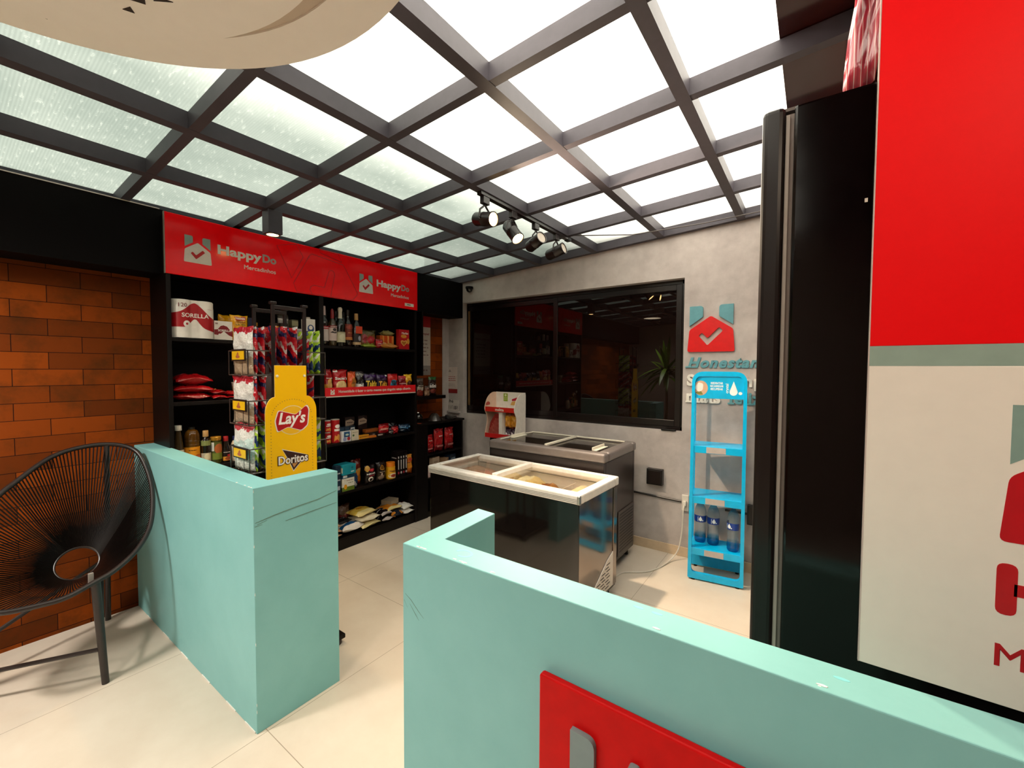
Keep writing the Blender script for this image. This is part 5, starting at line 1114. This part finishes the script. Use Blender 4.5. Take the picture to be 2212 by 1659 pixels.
fm.l(fm.coord('Object', (3, 1, .6)), ft.inputs['Vector']); fm.l(fm.ramp(ft.outputs['Fac'], [(.0, '#98283a'), (.96, '#a83a44'), (.99, '#d0b4b0')]), fm.b.inputs['Base Color'])
o_f = fl.obj('protective_film', fm.m, pn, smooth='all', fix=False)
so = o_f.modifiers.new('thick', 'SOLIDIFY'); so.thickness = .0008

# red board on the foreground half wall
rb = thing('logo_board', 'bright red board with grey-teal raised letters on the foreground half wall', 'sign board', (-.495, .806, .25))
BR = mat('#c40204', .45, .15)
b = B(); b.prism(rp([(0, 0), (1.1, 0), (1.1, .655), (0, .655)], .006, 2), 'y', 0, .018); b.obj('board', BR, rb, bevel=.004)
EG = mat('#74888a', .3, .5)
flat([rp([(.086, .40), (.086, .575), (.142, .575), (.142, .44)], [0, 0, .022, 0], 5)], at(FY, 0, .0, 0), .012, 'ear_emblem', EG, rb, bevel=.0015)
flat([rp([(.312, .40), (.312, .575), (.256, .575), (.256, .44)], [0, 0, .022, 0], 5)], at(FY, 0, .0, 0), .012, 'ear_emblem', EG, rb, bevel=.0015)
flat([house(.076, .322, .2, .365, .505), check_poly(.2, .31, .13)], at(FY, 0, 0, 0), .012, 'house_emblem', mat('#d9d2c8', .35), rb)
flat([rp([(.213, .52), (.213, .567), (.235, .567), (.235, .50)], [0, .014, .006, 0], 4)], at(FY, 0, 0, 0), .012, 'small_emblem', EG, rb, bevel=.001)

# ------------------------------------------------------------------ corner unit between shelving and window wall
cu = thing('corner_cabinet', 'low black open cabinet in the far corner, left of the freezers', 'cabinet', (-3.48, 3.35, 0))
def cb(n, x0, x1, y0, y1, z0, z1): return B().box(x0+3.48, x1+3.48, y0-3.35, y1-3.35, z0, z1).obj(n, SHM if n == 'top' else BLACK, cu, bevel=.0015)
cb('side_panel', -3.635, -3.33, 2.985, 3.13, 0, 1.0); cb('side_panel', -3.635, -3.33, 3.655, 3.68, 0, 1.0); cb('top', -3.635, -3.315, 2.985, 3.69, 1.0, 1.022)
cb('shelf', -3.635, -3.335, 3.13, 3.655, .66, .68); cb('shelf', -3.635, -3.335, 3.13, 3.655, .40, .42); cb('back_panel', -3.637, -3.63, 3.13, 3.655, 0, 1.0); cb('plinth', -3.63, -3.34, 3.13, 3.655, 0, .06)
CK = band('crisps', [(0, '#7a0c12'), (.3, '#a81418'), (.6, '#b81a1c'), (.85, '#8a0e14')], wob=.4, crinkle=.5, rough=.12)
for k, (y, lab) in enumerate(((3.185, 'red foil bag in the corner cabinet, left of three'), (3.335, 'red foil bag in the corner cabinet, middle of three'), (3.50, 'red foil bag in the corner cabinet, right of three'))):
    bag('candy_bag', lab, 'candy', (-3.385, y, .68), .14, .25 if k else .2, .06, CK, [('l', 'q', .05, .68, .35, '#d8b0a8'), ('r', -.3, .35, .2, .28, '#c8706c')], seed=130+k, group='red foil bags in the corner cabinet')
boxpack('snack_box', 'beige card box with brown print low in the corner cabinet', 'box', (-3.40, 3.29, .42), .12, .2, .05, mat('#b09880', .5), [('r', -.3, .3, .15, .5, '#6a4a30'), ('l', 'x25', 0, .75, .6, '#6a4a30')], rot=.15)
boxpack('snack_box', 'long tan tray leaning in the corner cabinet', 'box', (-3.42, 3.43, .42), .05, .17, .14, mat('#8a6a4c', .5), rot=.5)
boxpack('snack_box', 'dark blue box at the right end of the corner cabinet', 'box', (-3.42, 3.555, .42), .11, .19, .09, mat('#16283e', .4), [('r', -.4, .4, .7, .8, '#8aa0b0')], rot=.2)
for k, (y, z, lab) in enumerate(((3.17, .42, 'small pale pink round pack in front of the beige card box, lower'), (3.165, .485, 'small pale pink round pack in front of the beige card box, upper'))):
    bottle('cream_jar', lab, 'jar', (-3.37, y, z), [(.022, 0), (.03, .012), (.03, .045), (.02, .058)], mat('#b89a94', .4), (cap(.02, .056, .064), mat('#c8b0a8', .4)))
bl = thing('desk_bell', 'shiny black domed speaker on the corner cabinet', 'speaker', (-3.44, 3.09, 1.022))
B().lathe([(0, .10), (.02, .097), (.042, .08), (.052, .052), (.046, .025), (.032, .012), (.032, .004), (.045, .0), (0, 0)], n=28).obj('dome', mat('#0a0505', .05, .9), bl, smooth=True)
B().lathe([(.0, .112), (.012, .108), (.016, .098)], n=16).obj('top_button', mat('#c0b8b0', .15, .6, .6), bl, smooth=True)
B().lathe([(0, .085), (.03, .078), (.055, .05), (.07, .01), (.074, 0), (0, 0)], (0, 0, 0), 28).obj('cake_dome', mat('#3a302c', .2, .6), smooth=True)
o = bpy.data.objects['cake_dome']; o.location = (-3.42, 3.31, 1.022); tag(o, 'grey brown domed cover on the corner cabinet', 'dome')
ct = thing('card_terminal', 'black card payment terminal at the right end of the corner cabinet', 'card terminal', (-3.40, 3.555, 1.022), .4)
b = B(); b.hexa([(-.05, -.075, 0), (.05, -.075, 0), (.05, .075, 0), (-.05, .075, 0)], [(-.045, -.07, .05), (.045, -.07, .03), (.045, .07, .03), (-.045, .07, .05)]); b.obj('terminal_body', mat('#0c0808', .15, .6), ct, bevel=.008, seg=3)
b = B(); b.hexa([(-.03, -.045, .0478), (.0, -.045, .0415), (.0, .045, .0415), (-.03, .045, .0478)], [(-.03, -.045, .0488), (.0, -.045, .0425), (.0, .045, .0425), (-.03, .045, .0488)]); b.obj('screen', mat('#6a6460', .1, .6), ct)
B().box(.0, .045, -.011, .011, 0, .004).xf(Matrix.Translation((-3.36, 3.015, 1.022))).obj('leaflet', mat('#a8401c', .5)); tag(bpy.data.objects['leaflet'], 'small orange red leaflet at the left end of the cabinet top', 'leaflet')
ws = thing('notice_sheet', 'dark framed notice with small squares above the corner cabinet', 'notice', (-3.60, 3.10, 1.05), 0)
B().box(-.004, .004, -.075, .075, 0, .16).obj('sheet', mat('#5a463c', .5), ws); b = B()
for i in range(3):
    for j in range(3): b.box(.004, .0046, -.055+.04*i, -.03+.04*i, .03+.04*j, .052+.04*j)
b.obj('sheet_print', mat('#2a1a16', .5), ws); B().box(.004, .0046, -.06, .06, .14, .152).obj('sheet_heading', mat('#8a2c20', .5), ws)
shf = thing('wall_shelf', 'small black wall shelf holding dark candy bags, above the corner cabinet', 'shelf', (-3.49, 3.20, 1.266))
B().box(-.14, .14, -.215, .22, 0, .037).obj('board', BLACK, shf, bevel=.002)
B().box(-.155, -.135, -.14, -.02, -.22, 0).obj('bracket', BLACK, shf)
def cbag(y, lab, m, pr, s, h, w, x=-3.385): bag('candy_bag', lab, 'candy', (x, y, 1.303), w, h, .045, m, pr, seed=s)
cbag(3.065, 'brown candy bag with red base, leftmost on the small wall shelf', band('brc', [(0, '#7a2418'), (.35, '#b0a090'), (.5, '#3a2a22'), (.85, '#5a5048')], wob=.3, crinkle=.4), [('l', 'x19', 0, .6, .6, '#b0a8a0')], 141, .19, .10)
cbag(3.15, 'small tan packet between the dark candy bags', band('tanp', [(0, '#8a6a50'), (.5, '#6a4030'), (.8, '#4a3a30')], wob=.3, crinkle=.4), [], 142, .11, .07, -3.365)
cbag(3.245, 'dark brown candy bag with green top and white lettering', band('mm', [(0, '#2a1410'), (.75, '#241814'), (.84, '#2c5a2c')], wob=.1, blobs=[(.5, .25, .35, .12, '#7a3028')], crinkle=.35), [('t', "m&m's", 0, .52, .85, '#e8e0dc', .03, .2)], 143, .205, .115)
sidep = B().box(-3.64, -3.33, 3.05, 3.068, 1.52, 2.19).obj('hanging_panel', BLACK); tag(sidep, 'narrow black panel hanging between the shelving and the poster', 'panel')
po = thing('poster', 'tall poster with red top and off-white body on the brick in the far corner', 'poster', (XL+.002, 3.30, 1.52))
B().box(-.002, .002, -.17, .17, .0, .70).obj('sheet', mat('#cbbcae', .5), po); B().box(.002, .003, -.17, .17, .55, .70).obj('red_band', mat('#a8121a', .4), po); B().box(.002, .003, -.17, .17, 0, .11).obj('grey_band', mat('#8f847c', .5), po)
text('Bem-vindo, simples!', po, at(FX, .003, .0, .47), mat('#8a1c20', .5), w=.30, off=.02)
prints(po, [('l', 'a%d' % k, .1, .57-.06*k, .6-.1*(k % 2), '#8a6a60', .008) for k in range(5)]+[('l', 'z', .05, .08, .7, '#6a4a44', .012)], .34, .70, lambda y, z, e: (.003+e, y, z))
nt = thing('notice_card', 'small white and red notice on the cement wall left of the window', 'notice', (-3.58, YB-.001, 1.30))
B().box(-.085, .085, -.003, 0, .05, .315).obj('sheet', mat('#d4c4ba', .5), nt, bevel=.001); B().box(-.085, .085, -.0032, 0, 0, .05).obj('red_band', mat('#8f1218', .4), nt)
prints(nt, [('l', 'n%d' % k, 0, .63-.07*k, .7, '#a83c3c', .012) for k in range(3)], .17, .315, lambda y, z, e: (y, -.003-e, z))
b = B(); b.prism([(-.06, .255), (-.035, .29), (-.01, .255)], 'y', -.0036, -.003); b.box(-.06, .05, -.0036, -.003, .085, .09); b.box(-.06, .05, -.0036, -.003, .105, .11); b.obj('notice_print', mat('#9a8a82', .5), nt)
pc = thing('price_card', 'white card with bold number standing on the window sill corner', 'card', (-3.565, YB-.012, 1.085), (R(-6), 0, 0))
B().box(-.10, .10, -.002, 0, 0, .145).obj('sheet', mat('#cdc3ba', .5), pc)
text('Pró', pc, at(FY, -.03, -.002, .115), mat('#2a2020', .5), w=.07, off=.03); text('151', pc, at(FY, .05, -.002, .04), mat('#1a1414', .5), w=.055, h=.04, off=.04)
prints(pc, [('l', 'p%d' % k, -.2, .42-.1*k, .45, '#6a5e58', .014) for k in range(3)], .20, .145, lambda y, z, e: (y, -.002-e, z))
b = B(); b.box(-.12, .12, -.035, 0, -.02, 0); o = b.obj('card_ledge', CONC); o.location = (-3.565, YB, 1.085); tag(o, 'narrow cement ledge under the white number card', 'ledge')

# ------------------------------------------------------------------ wall fittings
def wallbox(name, lab, cat, x0, x1, z0, z1, d=.05):
    t = thing(name, lab, cat, ((x0+x1)/2, YB, z0)); w = (x1-x0)/2
    B().box(-w, w, -d, 0, 0, z1-z0).obj('box', mat('#15100e', .35), t, bevel=.004); B().box(-w*.8, w*.8, -d-.004, -d+.001, .012, z1-z0-.012).obj('cover', mat('#1f1714', .3), t, bevel=.002); return t
wallbox('outlet_box', 'black square outlet box on the cement wall above the conduit', 'outlet', -1.187, -1.05, .588, .727)
wallbox('outlet_box', 'black outlet box low on the wall beside the blue rack, right of it', 'outlet', -.402, -.30, .39, .545, .035)
cd = B().cyl((-1.32, YB-.009, .487), (-.862, YB-.009, .473), .009, n=10).obj('conduit_pipe', mat('#2a2320', .35)); tag(cd, 'thin dark conduit pipe running along the cement wall', 'pipe')
cd2 = B().cyl((-.56, YB-.009, .467), (-.402, YB-.009, .467), .009, n=10).obj('conduit_pipe', mat('#2a2320', .35)); tag(cd2, 'short dark conduit pipe between blue rack and low outlet box', 'pipe')
po_ = thing('wall_socket', 'white wall socket with a plug at the left of the blue rack', 'socket', (-.865, YB, .40))
B().box(-.028, .028, -.02, 0, 0, .135).obj('plate', mat('#d8d0c4', .4), po_, bevel=.004); B().box(-.014, .014, -.05, -.02, .05, .09).obj('plug', mat('#e2dacc', .4), po_, bevel=.005)
cpts = [(-.865, YB-.045, .465), (-.868, YB-.07, .40), (-.872, YB-.075, .25), (-.89, 3.66, .10), (-.93, 3.60, .025), (-.97, 3.45, .006), (-1.02, 3.32, .006), (-1.08, 3.25, .006), (-1.15, 3.20, .006), (-1.19, 3.15, .006), (-1.205, 3.05, .006), (-1.19, 2.95, .006), (-1.16, 2.90, .02)]
cv = [Vector(p) for p in cpts]; sm = []
for i in range(len(cv)-1):
    a, b_, c, d = cv[max(i-1, 0)], cv[i], cv[i+1], cv[min(i+2, len(cv)-1)]
    for k in range(6):
        t = k/6; sm.append(.5*((2*b_)+(c-a)*t+(2*a-5*b_+4*c-d)*t*t+(3*b_-a-3*c+d)*t**3))
sm.append(cv[-1])
tag(B().tube(sm, .0055, 8).obj('power_cord', mat('#d8cfc0', .45), smooth=True), 'white power cord snaking from the socket across the floor', 'cord')
dc = thing('security_camera', 'small black dome security camera at the top left of the cement wall', 'camera', (-3.28, YB-.03, 2.545))
B().lathe([(.0, .0), (.045, .0), (.045, -.02), (.04, -.026), (0, -.026)], n=24).obj('mount', BLACK, dc, smooth=True); B().lathe([(.037, -.026), (.034, -.045), (.022, -.06), (0, -.066)], n=24).obj('dome', mat('#0c0808', .06, .8), dc, smooth=True)
B().box(-.012, .012, .0, .03, -.02, .0).obj('arm', BLACK, dc)
tag(B().tube([(-1.66, 3.165, 2.70), (-1.2, 3.32, 2.665), (-.7, 3.43, 2.69), (-.1, 3.56, 2.75), (.5, 3.7, 2.80)], .004, 6).obj('ceiling_cable', mat('#5a5250', .5), smooth=True), 'thin grey cable slung below the skylight near the window wall', 'cable')
tag(B().box(-1.08, -.96, YB-.012, YB+.03, 1.068, 1.082).obj('window_catch', BLACK, bevel=.004), 'small black block lying on the window sill at its right end', 'catch')

# potted plant behind the camera, seen only as a reflection in the window
pl = thing('potted_palm', 'spiky green potted palm mirrored at the right of the dark window', 'plant', (-2.42, -1.05, 0))
B().lathe([(.13, 0), (.15, .02), (.19, .38), (.18, .40), (.165, .36), (0, .36)], n=24).obj('pot', mat('#4a3a30', .5), pl, smooth=True)
B().tube([(0, 0, .34), (.02, .01, .9), (0, 0, 1.62)], [.03, .024, .018], 10).obj('trunk', mat('#5a4426', .7), pl, smooth=True)
rp_ = random.Random(9)
bb = B()
for k in range(44):
    a = rp_.uniform(0, 6.283); el = rp_.uniform(-.25, 1.35); Lf = rp_.uniform(.5, .8); d = Vector((math.cos(a)*math.cos(el), math.sin(a)*math.cos(el), math.sin(el))); s = Vector((-math.sin(a), math.cos(a), 0)); base = Vector((0, 0, 1.58+rp_.uniform(-.14, .06)))
    prev = None
    for j in range(7):
        t = j/6; c = base+d*Lf*t+Vector((0, 0, -.34*t*t*Lf*(1.2-math.sin(el)))); wv = .04*math.sin(math.pi*min(1, .15+.85*t))**.7*(1-.0*t) if j < 6 else .002
        row = [bb.bm.verts.new(c-s*wv), bb.bm.verts.new(c+Vector((0, 0, -.006))), bb.bm.verts.new(c+s*wv)]
        if prev:
            for q in range(2): bb.face([prev[q], prev[q+1], row[q+1], row[q]])
        prev = row
o = bb.obj('foliage', mat('#5c7a1c', .45), pl, smooth='all', fix=False)

# ------------------------------------------------------------------ view
S.view_settings.view_transform = 'Standard'; S.view_settings.look = 'None'; S.view_settings.gamma = 1.0; S.view_settings.use_curve_mapping = False
S.view_settings.exposure = 1.55
S.cycles.max_bounces = 10; S.cycles.transparent_max_bounces = 12; S.cycles.sample_clamp_indirect = 6
